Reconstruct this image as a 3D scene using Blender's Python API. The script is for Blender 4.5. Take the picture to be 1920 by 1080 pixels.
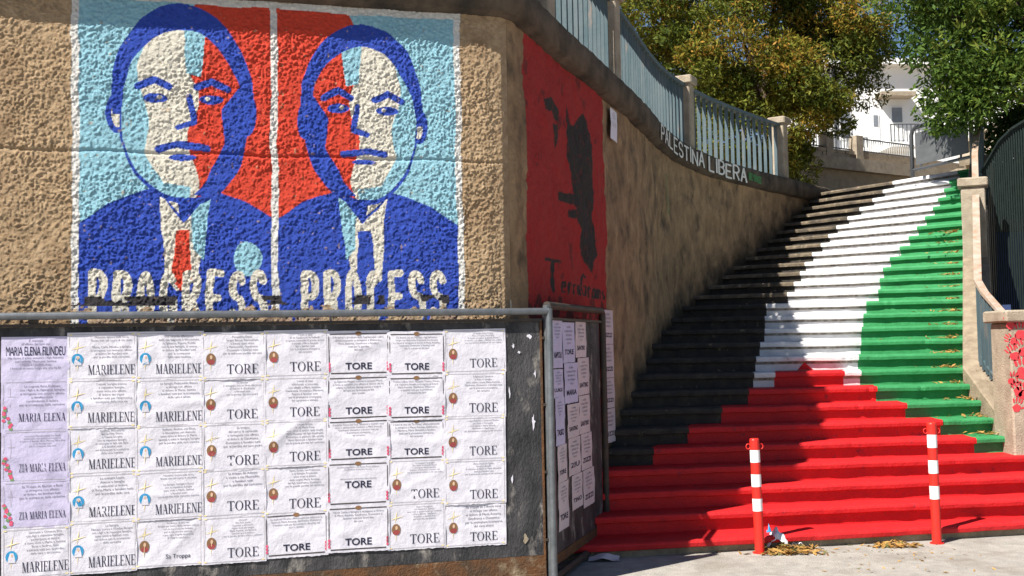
import bpy, math, random
import numpy as np
from mathutils import Vector, Matrix
random.seed(7)
RNG = np.random.default_rng(11)
scene = bpy.context.scene
for o in list(bpy.data.objects):
    bpy.data.objects.remove(o)
C = scene.collection

# ------------------------------------------------------------------ camera
F_PX, PITCH, ROLL, EYE = 2150.0, math.radians(2.88), 0.018, 1.66
FWD = Vector((0, math.cos(PITCH), math.sin(PITCH)))
U0 = Vector((0, -math.sin(PITCH), math.cos(PITCH)))
R0 = Vector((1, 0, 0))
UP = U0 * math.cos(ROLL) + R0 * math.sin(ROLL)
RT = R0 * math.cos(ROLL) - U0 * math.sin(ROLL)
CAM = Vector((0, 0, EYE))
cd = bpy.data.cameras.new('camera')
cd.sensor_width = 36.0
cd.lens = F_PX / 1920 * 36
cd.clip_end = 2000
cam = bpy.data.objects.new('camera', cd)
cam.matrix_world = Matrix((
    (RT.x, UP.x, -FWD.x, CAM.x), (RT.y, UP.y, -FWD.y, CAM.y),
    (RT.z, UP.z, -FWD.z, CAM.z), (0, 0, 0, 1)))
C.objects.link(cam)
scene.camera = cam

# ------------------------------------------------------------------ light
SUN_AZ, SUN_EL = math.radians(41), math.radians(48)      # heading the light travels (from +x), height
w = bpy.data.worlds.new('World'); scene.world = w; w.use_nodes = True
nt = w.node_tree
sky = nt.nodes.new('ShaderNodeTexSky'); sky.sky_type = 'NISHITA'; sky.sun_disc = False
sky.sun_elevation = SUN_EL
src = (-math.cos(SUN_AZ), -math.sin(SUN_AZ))             # where the sun stands
sky.sun_rotation = math.atan2(src[0], src[1])
sky.altitude = 500; sky.air_density = 0.9; sky.dust_density = 0.25; sky.ozone_density = 2.5
bg = nt.nodes['Background']; bg.inputs[1].default_value = 0.05
nt.links.new(sky.outputs[0], bg.inputs[0])
sd = bpy.data.lights.new('sun', 'SUN'); sd.energy = 5.0; sd.angle = math.radians(0.53); sd.color = (1, 0.95, 0.86)
so = bpy.data.objects.new('sun', sd); C.objects.link(so)
trav = Vector((math.cos(SUN_AZ) * math.cos(SUN_EL), math.sin(SUN_AZ) * math.cos(SUN_EL), -math.sin(SUN_EL)))
so.rotation_euler = trav.to_track_quat('-Z', 'Y').to_euler()
so.location = (-6, -6, 14)
vs = scene.view_settings
vs.view_transform = 'Standard'; vs.look = 'None'; vs.gamma = 1; vs.use_curve_mapping = False; vs.exposure = 1.0

# ------------------------------------------------------------------ helpers
def ray(px, py):
    return (FWD + RT * ((px - 960) / F_PX) + UP * ((540 - py) / F_PX)).normalized()
def atY(px, py, Y):
    d = ray(px, py); return CAM + d * (Y / d.y)
def atZ(px, py, z):
    d = ray(px, py); return CAM + d * ((z - EYE) / d.z)
def atPlane(px, py, p, n):
    d = ray(px, py); n = Vector(n); return CAM + d * ((Vector(p) - CAM).dot(n) / d.dot(n))
def proj(p):
    d = Vector(p) - CAM; f = d.dot(FWD)
    return 960 + d.dot(RT) / f * F_PX, 540 - d.dot(UP) / f * F_PX

def vnoise(x, y, seed):
    g = np.random.default_rng(seed).random((256, 256))
    xi = np.floor(x).astype(int); yi = np.floor(y).astype(int)
    fx = x - xi; fy = y - yi
    fx = fx * fx * (3 - 2 * fx); fy = fy * fy * (3 - 2 * fy)
    a = g[xi % 256, yi % 256]; b = g[(xi + 1) % 256, yi % 256]
    c = g[xi % 256, (yi + 1) % 256]; d = g[(xi + 1) % 256, (yi + 1) % 256]
    return (a * (1 - fx) + b * fx) * (1 - fy) + (c * (1 - fx) + d * fx) * fy - 0.5
def fbm(x, y, s, seed, n=3):
    o = 0; a = 1.0
    for i in range(n):
        o = o + a * vnoise(x * s + 31.7 * i, y * s + 17.3 * i, seed + i); s *= 2.03; a *= 0.5
    return o

class MB:
    def __init__(s): s.v = []; s.f = []; s.m = []; s.cur = 0
    def add(s, vs_, fs):
        b = len(s.v); s.v += [tuple(q) for q in vs_]
        s.f += [tuple(b + i for i in q) for q in fs]; s.m += [s.cur] * len(fs)
    def box(s, c, size, rz=0, bev=0):
        x, y, z = [q / 2 for q in size]; ca, sa = math.cos(rz), math.sin(rz)
        def T(px, py, pz): return (c[0] + px * ca - py * sa, c[1] + px * sa + py * ca, c[2] + pz)
        if bev <= 0:
            vs_ = [T(i, j, k) for k in (-z, z) for i, j in ((-x, -y), (x, -y), (x, y), (-x, y))]
            s.add(vs_, [(3, 2, 1, 0), (4, 5, 6, 7), (0, 1, 5, 4), (1, 2, 6, 5), (2, 3, 7, 6), (3, 0, 4, 7)]); return
        vs_ = []
        for k, q in ((-z, bev), (-z + bev, 0), (z - bev, 0), (z, bev)):
            for i, j in ((-x + q + bev, -y + q), (x - q - bev, -y + q), (x - q, -y + q + bev), (x - q, y - q - bev),
                         (x - q - bev, y - q), (-x + q + bev, y - q), (-x + q, y - q - bev), (-x + q, -y + q + bev)):
                vs_.append(T(i, j, k))
        fs = [tuple(range(7, -1, -1)), tuple(range(24, 32))]
        for r in range(3):
            for i in range(8):
                j = (i + 1) % 8; fs.append((r * 8 + i, r * 8 + j, r * 8 + 8 + j, r * 8 + 8 + i))
        s.add(vs_, fs)
    def bar(s, a, b, wd, h, up=(0, 0, 1)):
        a = Vector(a); b = Vector(b); t = (b - a).normalized(); up = Vector(up)
        sd_ = t.cross(up).normalized(); u = sd_.cross(t).normalized()
        vs_ = [p + sd_ * (i * wd / 2) + u * (j * h / 2) for p in (a, b) for i, j in ((-1, -1), (1, -1), (1, 1), (-1, 1))]
        s.add(vs_, [(0, 1, 2, 3), (7, 6, 5, 4), (0, 4, 5, 1), (1, 5, 6, 2), (2, 6, 7, 3), (3, 7, 4, 0)])
    def tube(s, pts, r, n=10, caps=True):
        pts = [Vector(p) for p in pts]; k = len(pts)
        rs = r if isinstance(r, (list, tuple)) else [r] * k
        vs_ = []; ref = None
        for i, p in enumerate(pts):
            t = (pts[min(i + 1, k - 1)] - pts[max(i - 1, 0)]).normalized()
            if ref is None: ref = Vector((0, 0, 1)) if abs(t.z) < 0.9 else Vector((1, 0, 0))
            a = t.cross(ref).normalized(); b = a.cross(t).normalized(); ref = b
            vs_ += [p + (a * math.cos(2 * math.pi * j / n) + b * math.sin(2 * math.pi * j / n)) * rs[i] for j in range(n)]
        fs = [(i * n + j, i * n + (j + 1) % n, (i + 1) * n + (j + 1) % n, (i + 1) * n + j) for i in range(k - 1) for j in range(n)]
        if caps: fs += [tuple(range(n - 1, -1, -1)), tuple((k - 1) * n + j for j in range(n))]
        s.add(vs_, fs)
    def prism(s, poly, z0, z1):
        n = len(poly)
        vs_ = [(p[0], p[1], z0) for p in poly] + [(p[0], p[1], z1) for p in poly]
        s.add(vs_, [tuple(range(n - 1, -1, -1)), tuple(range(n, 2 * n))] + [(i, (i + 1) % n, n + (i + 1) % n, n + i) for i in range(n)])
    def build(s, name, mats, parent=None, smooth=False):
        me = bpy.data.meshes.new(name); me.from_pydata(s.v, [], s.f)
        return link(name, me, mats, parent, smooth, s.m)

def link(name, me, mats, parent=None, smooth=False, mi=None):
    if not isinstance(mats, (list, tuple)): mats = [mats]
    for m_ in mats: me.materials.append(m_)
    if mi is not None and len(mats) > 1: me.polygons.foreach_set('material_index', mi)
    if smooth: me.polygons.foreach_set('use_smooth', [True] * len(me.polygons))
    me.update()
    o = bpy.data.objects.new(name, me); C.objects.link(o)
    if parent: attach(o, parent)
    return o
def wloc(o):
    return o.location.copy() if o.parent is None else o['_w']
def attach(o, parent):
    o.parent = parent; q = parent
    M = Matrix.Identity(4)
    while q is not None and q.type == 'EMPTY':
        M = Matrix.Translation(q.location) @ M; q = q.parent
    o.matrix_parent_inverse = M.inverted() if parent.type == 'EMPTY' else Matrix.Identity(4)
def tag(o, label, cat=None, group=None, kind=None):
    if label: o['label'] = label
    if cat: o['category'] = cat
    if group: o['group'] = group
    if kind: o['kind'] = kind
    return o
def thing(name, label, cat, loc, group=None):
    o = bpy.data.objects.new(name, None); o.empty_display_size = 0.1; C.objects.link(o); o.location = loc
    return tag(o, label, cat, group)
def inst(name, me, loc, rz, parent):
    o = bpy.data.objects.new(name, me); C.objects.link(o); o.location = loc; o.rotation_euler = (0, 0, rz)
    attach(o, parent); return o
def gridmesh(name, P, cols=None):
    """P: (n, m, 3) array -> quad grid mesh with an optional point colour attribute"""
    n, m_, _ = P.shape
    me = bpy.data.meshes.new(name)
    idx = np.arange(n * m_).reshape(n, m_)
    q = np.stack([idx[:-1, :-1], idx[1:, :-1], idx[1:, 1:], idx[:-1, 1:]], -1).reshape(-1, 4)
    quads(me, P.reshape(-1, 3), q)
    if cols is not None: setcol(me, cols.reshape(-1, 4))
    return me
def quads(me, V, q):
    k = q.shape[1]
    me.vertices.add(len(V)); me.vertices.foreach_set('co', np.ascontiguousarray(V, dtype=np.float32).ravel())
    me.loops.add(q.size); me.loops.foreach_set('vertex_index', np.ascontiguousarray(q, dtype=np.int32).ravel())
    me.polygons.add(len(q)); me.polygons.foreach_set('loop_start', np.arange(0, q.size, k, dtype=np.int32))
    me.update(calc_edges=True)
def setcol(me, c, name='paint'):
    a = me.color_attributes.new(name, 'FLOAT_COLOR', 'POINT')
    a.data.foreach_set('color', np.ascontiguousarray(c, dtype=np.float32).ravel())

# ------------------------------------------------------------------ materials
def srgb(r, g, b):
    f = lambda c: (c / 255 / 12.92) if c / 255 <= 0.04045 else ((c / 255 + 0.055) / 1.055) ** 2.4
    return (f(r), f(g), f(b), 1)
def mat(name, c1, c2=None, scale=8, rough=0.8, bump=0.0, bscale=40, c3=None, s3=1.5, t3=(0.55, 0.7), metal=0.0, attr=None, spec=0.3, stretch=None):
    m_ = bpy.data.materials.new(name); m_.use_nodes = True
    N = m_.node_tree.nodes; L = m_.node_tree.links; b = N['Principled BSDF']
    b.inputs['Roughness'].default_value = rough; b.inputs['Metallic'].default_value = metal
    b.inputs['Specular IOR Level'].default_value = spec
    g = N.new('ShaderNodeNewGeometry'); pos = g.outputs['Position']
    if stretch:
        mp = N.new('ShaderNodeMapping'); mp.inputs['Scale'].default_value = stretch; L.new(pos, mp.inputs[0]); pos = mp.outputs[0]
    col = None
    def noise(sc, det=5):
        n = N.new('ShaderNodeTexNoise'); n.inputs['Scale'].default_value = sc; n.inputs['Detail'].default_value = det
        n.inputs['Roughness'].default_value = 0.62; L.new(pos, n.inputs['Vector']); return n.outputs['Fac']
    def ramp(fac, a, b_):
        r = N.new('ShaderNodeMapRange'); r.inputs['From Min'].default_value = a; r.inputs['From Max'].default_value = b_
        L.new(fac, r.inputs['Value']); return r.outputs[0]
    def mix(fac, a, b_):
        x = N.new('ShaderNodeMix'); x.data_type = 'RGBA'
        if isinstance(fac, float): x.inputs[0].default_value = fac
        else: L.new(fac, x.inputs[0])
        for s_, v_ in ((x.inputs[6], a), (x.inputs[7], b_)):
            if isinstance(v_, tuple): s_.default_value = v_ if len(v_) == 4 else (*v_, 1)
            else: L.new(v_, s_)
        return x.outputs[2]
    c1 = c1 if len(c1) == 4 else (*c1, 1)
    col = c1
    if c2 is not None: col = mix(ramp(noise(scale), 0.32, 0.68), c1, c2)
    if c3 is not None: col = mix(ramp(noise(s3, 8), *t3), col, c3)
    if attr:
        at = N.new('ShaderNodeAttribute'); at.attribute_name = attr
        wn = ramp(noise(55, 3), 0.25, 0.75)
        worn = mix(wn, (0.82, 0.82, 0.82, 1), (1.08, 1.08, 1.08, 1))
        mu = N.new('ShaderNodeMix'); mu.data_type = 'RGBA'; mu.blend_type = 'MULTIPLY'; mu.inputs[0].default_value = 1.0
        L.new(at.outputs['Color'], mu.inputs[6]); L.new(worn, mu.inputs[7])
        col = mix(at.outputs['Alpha'], col, mu.outputs[2])
    if isinstance(col, tuple): b.inputs['Base Color'].default_value = col
    else: L.new(col, b.inputs['Base Color'])
    if bump:
        bn = N.new('ShaderNodeBump'); bn.inputs['Strength'].default_value = bump; bn.inputs['Distance'].default_value = 0.02
        L.new(noise(bscale, 6), bn.inputs['Height']); L.new(bn.outputs[0], b.inputs['Normal'])
    return m_
M = {}
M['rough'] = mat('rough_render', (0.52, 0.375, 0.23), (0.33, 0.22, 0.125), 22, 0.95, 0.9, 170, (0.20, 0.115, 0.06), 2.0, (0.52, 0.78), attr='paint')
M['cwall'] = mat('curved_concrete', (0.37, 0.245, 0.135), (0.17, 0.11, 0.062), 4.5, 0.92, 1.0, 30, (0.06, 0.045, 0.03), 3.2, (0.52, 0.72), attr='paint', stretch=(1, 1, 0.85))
M['coping'] = mat('weathered_coping', (0.13, 0.10, 0.072), (0.06, 0.047, 0.034), 5, 0.95, 0.8, 40, (0.03, 0.026, 0.022), 2.2, (0.5, 0.68))
M['concrete'] = mat('post_concrete', (0.40, 0.34, 0.26), (0.27, 0.22, 0.165), 7, 0.92, 0.6, 60, (0.13, 0.10, 0.07), 3.0, (0.6, 0.8))
M['stringer'] = mat('stringer_concrete', (0.36, 0.29, 0.21), (0.22, 0.17, 0.12), 9, 0.95, 0.8, 70, (0.14, 0.105, 0.07), 2.5, (0.55, 0.8))
M['street'] = mat('street_concrete', (0.39, 0.365, 0.33), (0.28, 0.26, 0.235), 9, 0.9, 0.6, 70, (0.20, 0.17, 0.14), 1.7, (0.52, 0.8))
M['kerb'] = mat('bare_step', (0.36, 0.29, 0.20), (0.2, 0.16, 0.11), 8, 0.95, 0.6, 60)
M['p_black'] = mat('black_step_paint', (0.022, 0.02, 0.019), (0.055, 0.046, 0.036), 9, 0.72, 0.6, 60, (0.22, 0.17, 0.11), 13, (0.63, 0.74))
M['p_white'] = mat('white_step_paint', (0.70, 0.70, 0.72), (0.58, 0.57, 0.57), 10, 0.75, 0.5, 60, (0.30, 0.26, 0.22), 10, (0.63, 0.78))
M['p_green'] = mat('green_step_paint', (0.028, 0.205, 0.068), (0.045, 0.27, 0.10), 7, 0.7, 0.35, 35, (0.03, 0.10, 0.045), 11, (0.62, 0.78))
M['p_red'] = mat('red_step_paint', (0.56, 0.016, 0.018), (0.46, 0.012, 0.016), 7, 0.62, 0.35, 35, (0.16, 0.025, 0.04), 10, (0.61, 0.74))
M['p_blackworn'] = mat('worn_black_nosing', (0.06, 0.05, 0.04), (0.20, 0.155, 0.105), 6, 0.85, 0.7, 50, (0.32, 0.26, 0.18), 12, (0.58, 0.7))
M['grime'] = mat('grimy_white_riser', (0.40, 0.37, 0.33), (0.09, 0.07, 0.05), 16, 0.9, 0.4, 60)
M['teal'] = mat('teal_railing_paint', (0.05, 0.088, 0.104), (0.10, 0.13, 0.145), 6, 0.6, 0.2, 60, (0.24, 0.17, 0.13), 9, (0.60, 0.78), stretch=(1, 1, .3))
M['rail_rust'] = mat('rusty_rail', (0.42, 0.36, 0.31), (0.30, 0.19, 0.12), 9, 0.7, 0.4, 50, (0.30, 0.09, 0.04), 7, (0.58, 0.7))
M['galv'] = mat('galvanised_pipe', (0.19, 0.20, 0.215), (0.12, 0.13, 0.14), 14, 0.45, 0.1, 80, metal=0.6)
M['panel'] = mat('scratched_dark_panel', (0.014, 0.015, 0.018), (0.075, 0.072, 0.075), 6, 0.6, 0.6, 60, (0.34, 0.31, 0.28), 8, (0.56, 0.74), stretch=(1, 1, 0.5))
M['rust'] = mat('rusted_sheet', (0.07, 0.045, 0.028), (0.15, 0.065, 0.025), 8, 0.85, 0.6, 60, (0.30, 0.24, 0.16), 5, (0.56, 0.72))
M['dark_iron'] = mat('dark_iron', (0.035, 0.032, 0.03), (0.07, 0.05, 0.035), 12, 0.6)
M['paper'] = mat('white_paper', (0.68, 0.66, 0.73), (0.62, 0.60, 0.67), 4, 0.75, 0.25, 25)
M['lilac'] = mat('lilac_paper', (0.55, 0.51, 0.68), (0.49, 0.45, 0.63), 4, 0.75, 0.25, 25)
M['pinkpaper'] = mat('pinkish_paper', (0.62, 0.53, 0.55), (0.54, 0.46, 0.48), 4, 0.75, 0.25, 25)
M['ink'] = mat('dark_ink', (0.02, 0.02, 0.045), rough=0.7)
M['inkgrey'] = mat('grey_ink', (0.17, 0.17, 0.21), rough=0.7)
M['line'] = mat('thin_grey_line', (0.38, 0.36, 0.36), rough=0.8)
M['gold'] = mat('pale_gold_print', (0.78, 0.66, 0.36), rough=0.8)
M['brownp'] = mat('brown_print', (0.22, 0.12, 0.06), rough=0.8)
M['bluep'] = mat('blue_print', (0.02, 0.22, 0.46), (0.05, 0.32, 0.55), 60, 0.7)
M['skinp'] = mat('skin_print', (0.62, 0.42, 0.28), rough=0.8)
M['redp'] = mat('red_print', (0.30, 0.06, 0.06), rough=0.8)
M['pinkp'] = mat('rose_print', (0.72, 0.14, 0.24), (0.55, 0.05, 0.12), 90, 0.8)
M['leafp'] = mat('leaf_print', (0.16, 0.28, 0.12), rough=0.8)
M['b_red'] = mat('bollard_red', (0.68, 0.028, 0.02), rough=0.35)
M['b_white'] = mat('reflective_white', (0.82, 0.82, 0.82), rough=0.3)
M['white_wall'] = mat('white_house_render', (0.80, 0.80, 0.80), (0.72, 0.72, 0.72), 1.5, 0.85, 0.2, 30)
M['shutter'] = mat('grey_shutter', (0.20, 0.22, 0.25), (0.16, 0.18, 0.21), 5, 0.6)
M['slate'] = mat('dark_sign_panel', (0.085, 0.09, 0.095), (0.12, 0.125, 0.13), 4, 0.5, 0.2, 30, stretch=(1, 1, 4))
M['iron'] = mat('iron_grey', (0.10, 0.105, 0.115), rough=0.5, metal=0.4)
M['white_iron'] = mat('white_painted_iron', (0.72, 0.72, 0.70), rough=0.5)
M['block'] = mat('concrete_block', (0.36, 0.30, 0.22), (0.26, 0.21, 0.15), 6, 0.95, 0.5, 50)
M['darkblue'] = mat('shade_blue_wall', (0.035, 0.06, 0.16), (0.02, 0.035, 0.09), 3, 0.8, 0.4, 40)  # blue kept dark to stand in for the shade beside the stairs
M['bark'] = mat('bark', (0.10, 0.07, 0.045), (0.05, 0.035, 0.025), 12, 0.95, 0.8, 40)
M['straw'] = mat('dry_leaf', (0.42, 0.26, 0.09), (0.26, 0.14, 0.05), 30, 0.9)
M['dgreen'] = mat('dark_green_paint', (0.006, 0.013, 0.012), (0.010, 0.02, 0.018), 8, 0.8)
M['w_paint'] = mat('white_wall_paint', (0.72, 0.72, 0.70), (0.56, 0.55, 0.52), 25, 0.8)
M['g_paint'] = mat('green_wall_paint', (0.05, 0.22, 0.07), (0.06, 0.12, 0.05), 25, 0.85)
M['plastic'] = mat('thin_white_plastic', (0.74, 0.75, 0.78), rough=0.35)
M['handred'] = mat('red_hand_paint', (0.60, 0.03, 0.05), (0.45, 0.06, 0.06), 40, 0.75)
def leafmat(name):
    m_ = bpy.data.materials.new(name); m_.use_nodes = True
    N = m_.node_tree.nodes; L = m_.node_tree.links; b = N['Principled BSDF']
    at = N.new('ShaderNodeAttribute'); at.attribute_name = 'paint'
    L.new(at.outputs['Color'], b.inputs['Base Color']); b.inputs['Roughness'].default_value = 0.6; b.inputs['Specular IOR Level'].default_value = 0.15
    tr = N.new('ShaderNodeBsdfTranslucent'); L.new(at.outputs['Color'], tr.inputs[0])
    mx = N.new('ShaderNodeMixShader'); mx.inputs[0].default_value = 0.25
    L.new(b.outputs[0], mx.inputs[1]); L.new(tr.outputs[0], mx.inputs[2]); L.new(mx.outputs[0], N['Material Output'].inputs[0])
    return m_
M['leaf'] = leafmat('leaf')

# ------------------------------------------------------------------ stroke lettering (own alphabet, unit box)
def arc(cx, cy, rx, ry, a0, a1, n=9):
    return [(cx + rx * math.cos(math.radians(a0 + (a1 - a0) * i / n)), cy + ry * math.sin(math.radians(a0 + (a1 - a0) * i / n))) for i in range(n + 1)]
ST = {
 'P': [[(0, 0), (0, 1)], [(0, 1)] + arc(.5, .74, .5, .26, 90, -90) + [(0, .48)]],
 'R': [[(0, 0), (0, 1)], [(0, 1)] + arc(.5, .74, .5, .26, 90, -90) + [(0, .48)], [(.5, .48), (1, 0)]],
 'B': [[(0, 0), (0, 1)], [(0, 1)] + arc(.5, .76, .45, .24, 90, -90) + [(0, .52)], [(0, .52)] + arc(.5, .26, .5, .26, 90, -90) + [(0, 0)]],
 'O': [arc(.5, .5, .5, .5, 0, 360, 18)],
 'G': [arc(.5, .5, .5, .5, 45, 330, 14) + [(1, .45), (.6, .45)]],
 'C': [arc(.5, .5, .5, .5, 50, 310, 14)],
 'E': [[(1, 0), (0, 0), (0, 1), (1, 1)], [(0, .5), (.8, .5)]],
 'S': [arc(.5, .75, .48, .25, 20, 270, 10) + arc(.5, .25, .5, .25, 90, -160, 10)],
 'A': [[(0, 0), (.5, 1), (1, 0)], [(.2, .36), (.8, .36)]],
 'L': [[(0, 1), (0, 0), (.9, 0)]], 'T': [[(0, 1), (1, 1)], [(.5, 1), (.5, 0)]], 'I': [[(.5, 0), (.5, 1)]],
 'N': [[(0, 0), (0, 1), (1, 0), (1, 1)]],
 'e': [[(.1, .3), (.9, .32)] + arc(.5, .28, .4, .28, 10, 320, 8)], 'r': [[(.2, 0), (.2, .5)], [(.2, .35), (.5, .55), (.8, .5)]],
 'a': [arc(.45, .27, .38, .27, 0, 360, 10), [(.85, .55), (.85, 0)]], 'm': [[(0, 0), (0, .5), (.25, .55), (.45, .4), (.45, 0)], [(.45, .4), (.75, .55), (.95, .4), (.95, 0)]],
 's': [[(.8, .5), (.3, .5), (.2, .35), (.75, .2), (.7, .02), (.1, .02)]], 'c': [arc(.5, .27, .4, .27, 50, 310, 8)], 'i': [[(.5, 0), (.5, .5)]],
}

# ------------------------------------------------------------------ plan of the retaining wall (street face, then the curve beside the stairs)
TH = math.atan(0.287)
way = [(-8.6, 7.9 - 8.6 * .287), (-4, 7.9 - 4 * .287), (-0.16, 7.9 - .16 * .287), (-.05, 7.905), (.03, 7.99), (.10, 8.19), (.42, 9.08), (.78, 10.0), (1.28, 11.5), (1.72, 13.0),
       (2.14, 14.1), (2.80, 15.35), (3.60, 16.6), (4.40, 17.75), (5.22, 18.95)]
def cr(p0, p1, p2, p3, t):
    return tuple(0.5 * (2 * b + (c - a) * t + (2 * a - 5 * b + 4 * c - d) * t * t + (3 * b - a - 3 * c + d) * t ** 3) for a, b, c, d in zip(p0, p1, p2, p3))
fine = []
for i in range(len(way) - 1):
    p0 = way[max(i - 1, 0)]; p3 = way[min(i + 2, len(way) - 1)]
    for t in np.linspace(0, 1, 24, endpoint=False):
        if i == 5: p0 = tuple(2 * a - b for a, b in zip(way[5], way[6]))
        if i < 5: fine.append(tuple(a + (b - a) * t for a, b in zip(way[i], way[i + 1])))
        else: fine.append(cr(p0, way[i], way[i + 1], p3, t))
fine.append(way[-1])
fine = np.array(fine); seg = np.hypot(*np.diff(fine, axis=0).T); arc_s = np.r_[0, np.cumsum(seg)]
i0 = int(np.argmin(np.hypot(fine[:, 0] + .05, fine[:, 1] - 7.905))); arc_s = arc_s - arc_s[i0]      # a = 0 at the corner
A0, A1 = arc_s[0], arc_s[-1]
def path(a):
    a = np.asarray(a, float); x = np.interp(a, arc_s, fine[:, 0]); y = np.interp(a, arc_s, fine[:, 1])
    e = 0.03
    dx = np.interp(a + e, arc_s, fine[:, 0]) - np.interp(a - e, arc_s, fine[:, 0]); dy = np.interp(a + e, arc_s, fine[:, 1]) - np.interp(a - e, arc_s, fine[:, 1])
    l = np.hypot(dx, dy); return x, y, dy / l, -dx / l                                   # point and outward normal
def a_at_px(px, z=4.1, off=0.1):
    lo, hi = 0.0, A1
    for _ in range(50):
        m_ = (lo + hi) / 2; x, y, nx, ny = path(m_)
        if proj((x + nx * off, y + ny * off, z))[0] < px: lo = m_
        else: hi = m_
    return (lo + hi) / 2
def ztop(a):
    return np.interp(a, [A0, 0, 2.5, 7.5, A1], [4.20, 4.20, 4.10, 4.09, 4.16])
COP_T = 0.25

# ------------------------------------------------------------------ setting: street and upper terrace
s_ = MB(); s_.add([(-300, -300, .04), (300, -300, .04), (300, 600, .04), (-300, 600, .04)], [(0, 1, 2, 3)])
tag(s_.build('street_ground', M['street']), None, kind='structure')

# ------------------------------------------------------------------ the stairs
NS = 27; RI = 0.15
mk = lambda k: float(np.interp(k, [1, 2, 6, 9, 12, 14, 16, 20, 24, 27, 28], [.2, .165, .17, .1, -.1, -.3, -.55, -.95, -1.27, -1.55, -1.62]))
def stepline(k):
    Y = 9.02 + .291 * k; X = (1740 - 960) / F_PX * Y
    # put the reference point on the true ray of pixel column 1740 at this height
    z = k * RI - .05; d = ray(1740, 634); X = d.x / d.y * Y + 0.0
    return X, Y, mk(k)
def on_line_px(k, px):
    X, Y, m_ = stepline(k); z = k * RI - .03
    x0 = 0.0
    lo, hi = -3.0, 9.0
    for _ in range(50):
        xm = (lo + hi) / 2
        if proj((xm, Y + m_ * (xm - X), z))[0] < px: lo = xm
        else: hi = xm
    return lo
def wall_hit(k):
    X, Y, m_ = stepline(k)
    aa = np.linspace(0.2, A1 + 0.0, 900); x, y, _, _ = path(aa)
    d = y - (Y + m_ * (x - X)); i = np.where(np.diff(np.sign(d)) != 0)[0]
    return float(x[i[0]]) if len(i) else float(x[-1])
def right_x(k):
    if k <= 4: return 6.6
    if k <= 8.6: return 4.50
    return on_line_px(k, 1806 + max(0, (k - 21)) * 2.2)
BW = {27: 1677, 26: 1659, 25: 1639, 24: 1615, 23: 1592, 22: 1571, 21: 1556, 20: 1542, 19: 1525, 18: 1511, 17: 1502, 16: 1490, 15: 1477, 14: 1437, 13: 1434, 12: 1433, 11: 1424, 10: 1416, 9: 1412}
WG = {27: 1799, 26: 1783, 25: 1773, 24: 1762, 23: 1752, 22: 1737, 21: 1722, 20: 1706, 19: 1689, 18: 1670, 17: 1657, 16: 1650, 15: 1647, 14: 1624, 13: 1618, 12: 1614, 11: 1613, 10: 1608, 9: 1612}
def zones(k):
    """[(upper px limit, paint index)] black 0 white 1 green 2 red 3"""
    if k <= 4: return [(9999, 3)]
    if k == 5: return [(1224, 0), (1826, 3), (9999, 2)]
    if k == 6: return [(1289, 0), (1763, 3), (9999, 2)]
    if k == 7: return [(1352, 0), (1697, 3), (9999, 2)]
    if k == 8: return [(1402, 0), (1642, 3), (9999, 2)]
    if k == 9: return [(1412, 0), (1451, 1), (1581, 3), (1612, 1), (9999, 2)]
    return [(BW[k], 0), (WG[k], 1), (9999, 2)]
stairs = thing('staircase', None, None, (3, 9, 0)); stairs['kind'] = 'structure'
stepmats = [M['p_black'], M['p_white'], M['p_green'], M['p_red'], M['grime'], M['kerb'], M['p_blackworn']]
ends = {}
for k in range(1, NS + 2):
    ends[k] = (wall_hit(k) - 0.12, right_x(min(k, NS)) + (0.10 if k > 4 else 0))
for k in range(1, NS + 1):
    X, Y, m_ = stepline(k); X2, Y2, m2 = stepline(k + 1)
    xl, xr = ends[k]; xl2, xr2 = ends[k + 1]
    if k == 4: xl2, xr2 = ends[5][0], 6.6
    z = k * RI; nrm = math.hypot(m_, 1); n = (m_ / nrm, -1 / nrm)
    # stations
    cuts = []
    for lim, pi in zones(k)[:-1]:
        xc = on_line_px(k, lim)
        if xl < xc < xr: cuts.append((xc, pi))
    last = zones(k)[-1][1]
    xs = list(np.linspace(xl, xr, 90)); xs += [c - .0 for c, _ in cuts]; xs = sorted(xs)
    col_of = lambda xm: next((pi for c, pi in cuts if xm < c), last)
    prof = [(.0, -RI - .01), (.0, -.082), (.0, -.056), (.034, -.056), (.043, -.050), (.046, -.022), (.040, -.007), (.024, .0), (-.03, .0)]
    rows = []
    wob = np.random.default_rng(100 + k)
    jz = fbm(np.array(xs), np.array(xs) * 0 + k, 5, 200 + k, 3) * .005; jd = fbm(np.array(xs), np.array(xs) * 0 + k, 6, 300 + k, 3) * .008 - np.maximum(wob.normal(0, 1, len(xs)) - 1.9, 0) * .012
    for i, x in enumerate(xs):
        u = (x - xl) / (xr - xl)
        yy = Y + m_ * (x - X)
        xb = xl2 + (xr2 - xl2) * u; yb = Y2 + m2 * (xb - X2)
        row = []
        for j, (d, dz) in enumerate(prof):
            e = jd[i] if j >= 3 else 0
            # paint edges wander a little from row to row
            sh = 0.0
            row.append((x + n[0] * (d + e) + sh, yy + n[1] * (d + e), z + dz + (jz[i] if 2 < j else 0)))
        row.append((xb + .0, yb + .03, z + .003))
        rows.append(row)
    mb = MB(); nP = len(prof) + 1
    V = [p for r in rows for p in r]; Fq = []; mi = []
    for i in range(len(xs) - 1):
        xm = (xs[i] + xs[i + 1]) / 2; pc = col_of(xm)
        for j in range(nP - 1):
            Fq.append((i * nP + j, (i + 1) * nP + j, (i + 1) * nP + j + 1, i * nP + j + 1))
            c = pc
            if pc == 1 and 1 <= j <= 2: c = 4
            if pc == 0 and 3 < j < 8 and k >= 15: c = 6
            if k == 1 and j <= 2: c = 5
            mi.append(c)
    me = bpy.data.meshes.new('step'); me.from_pydata(V, [], Fq)
    o = link('step', me, stepmats, stairs, False, mi)
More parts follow.
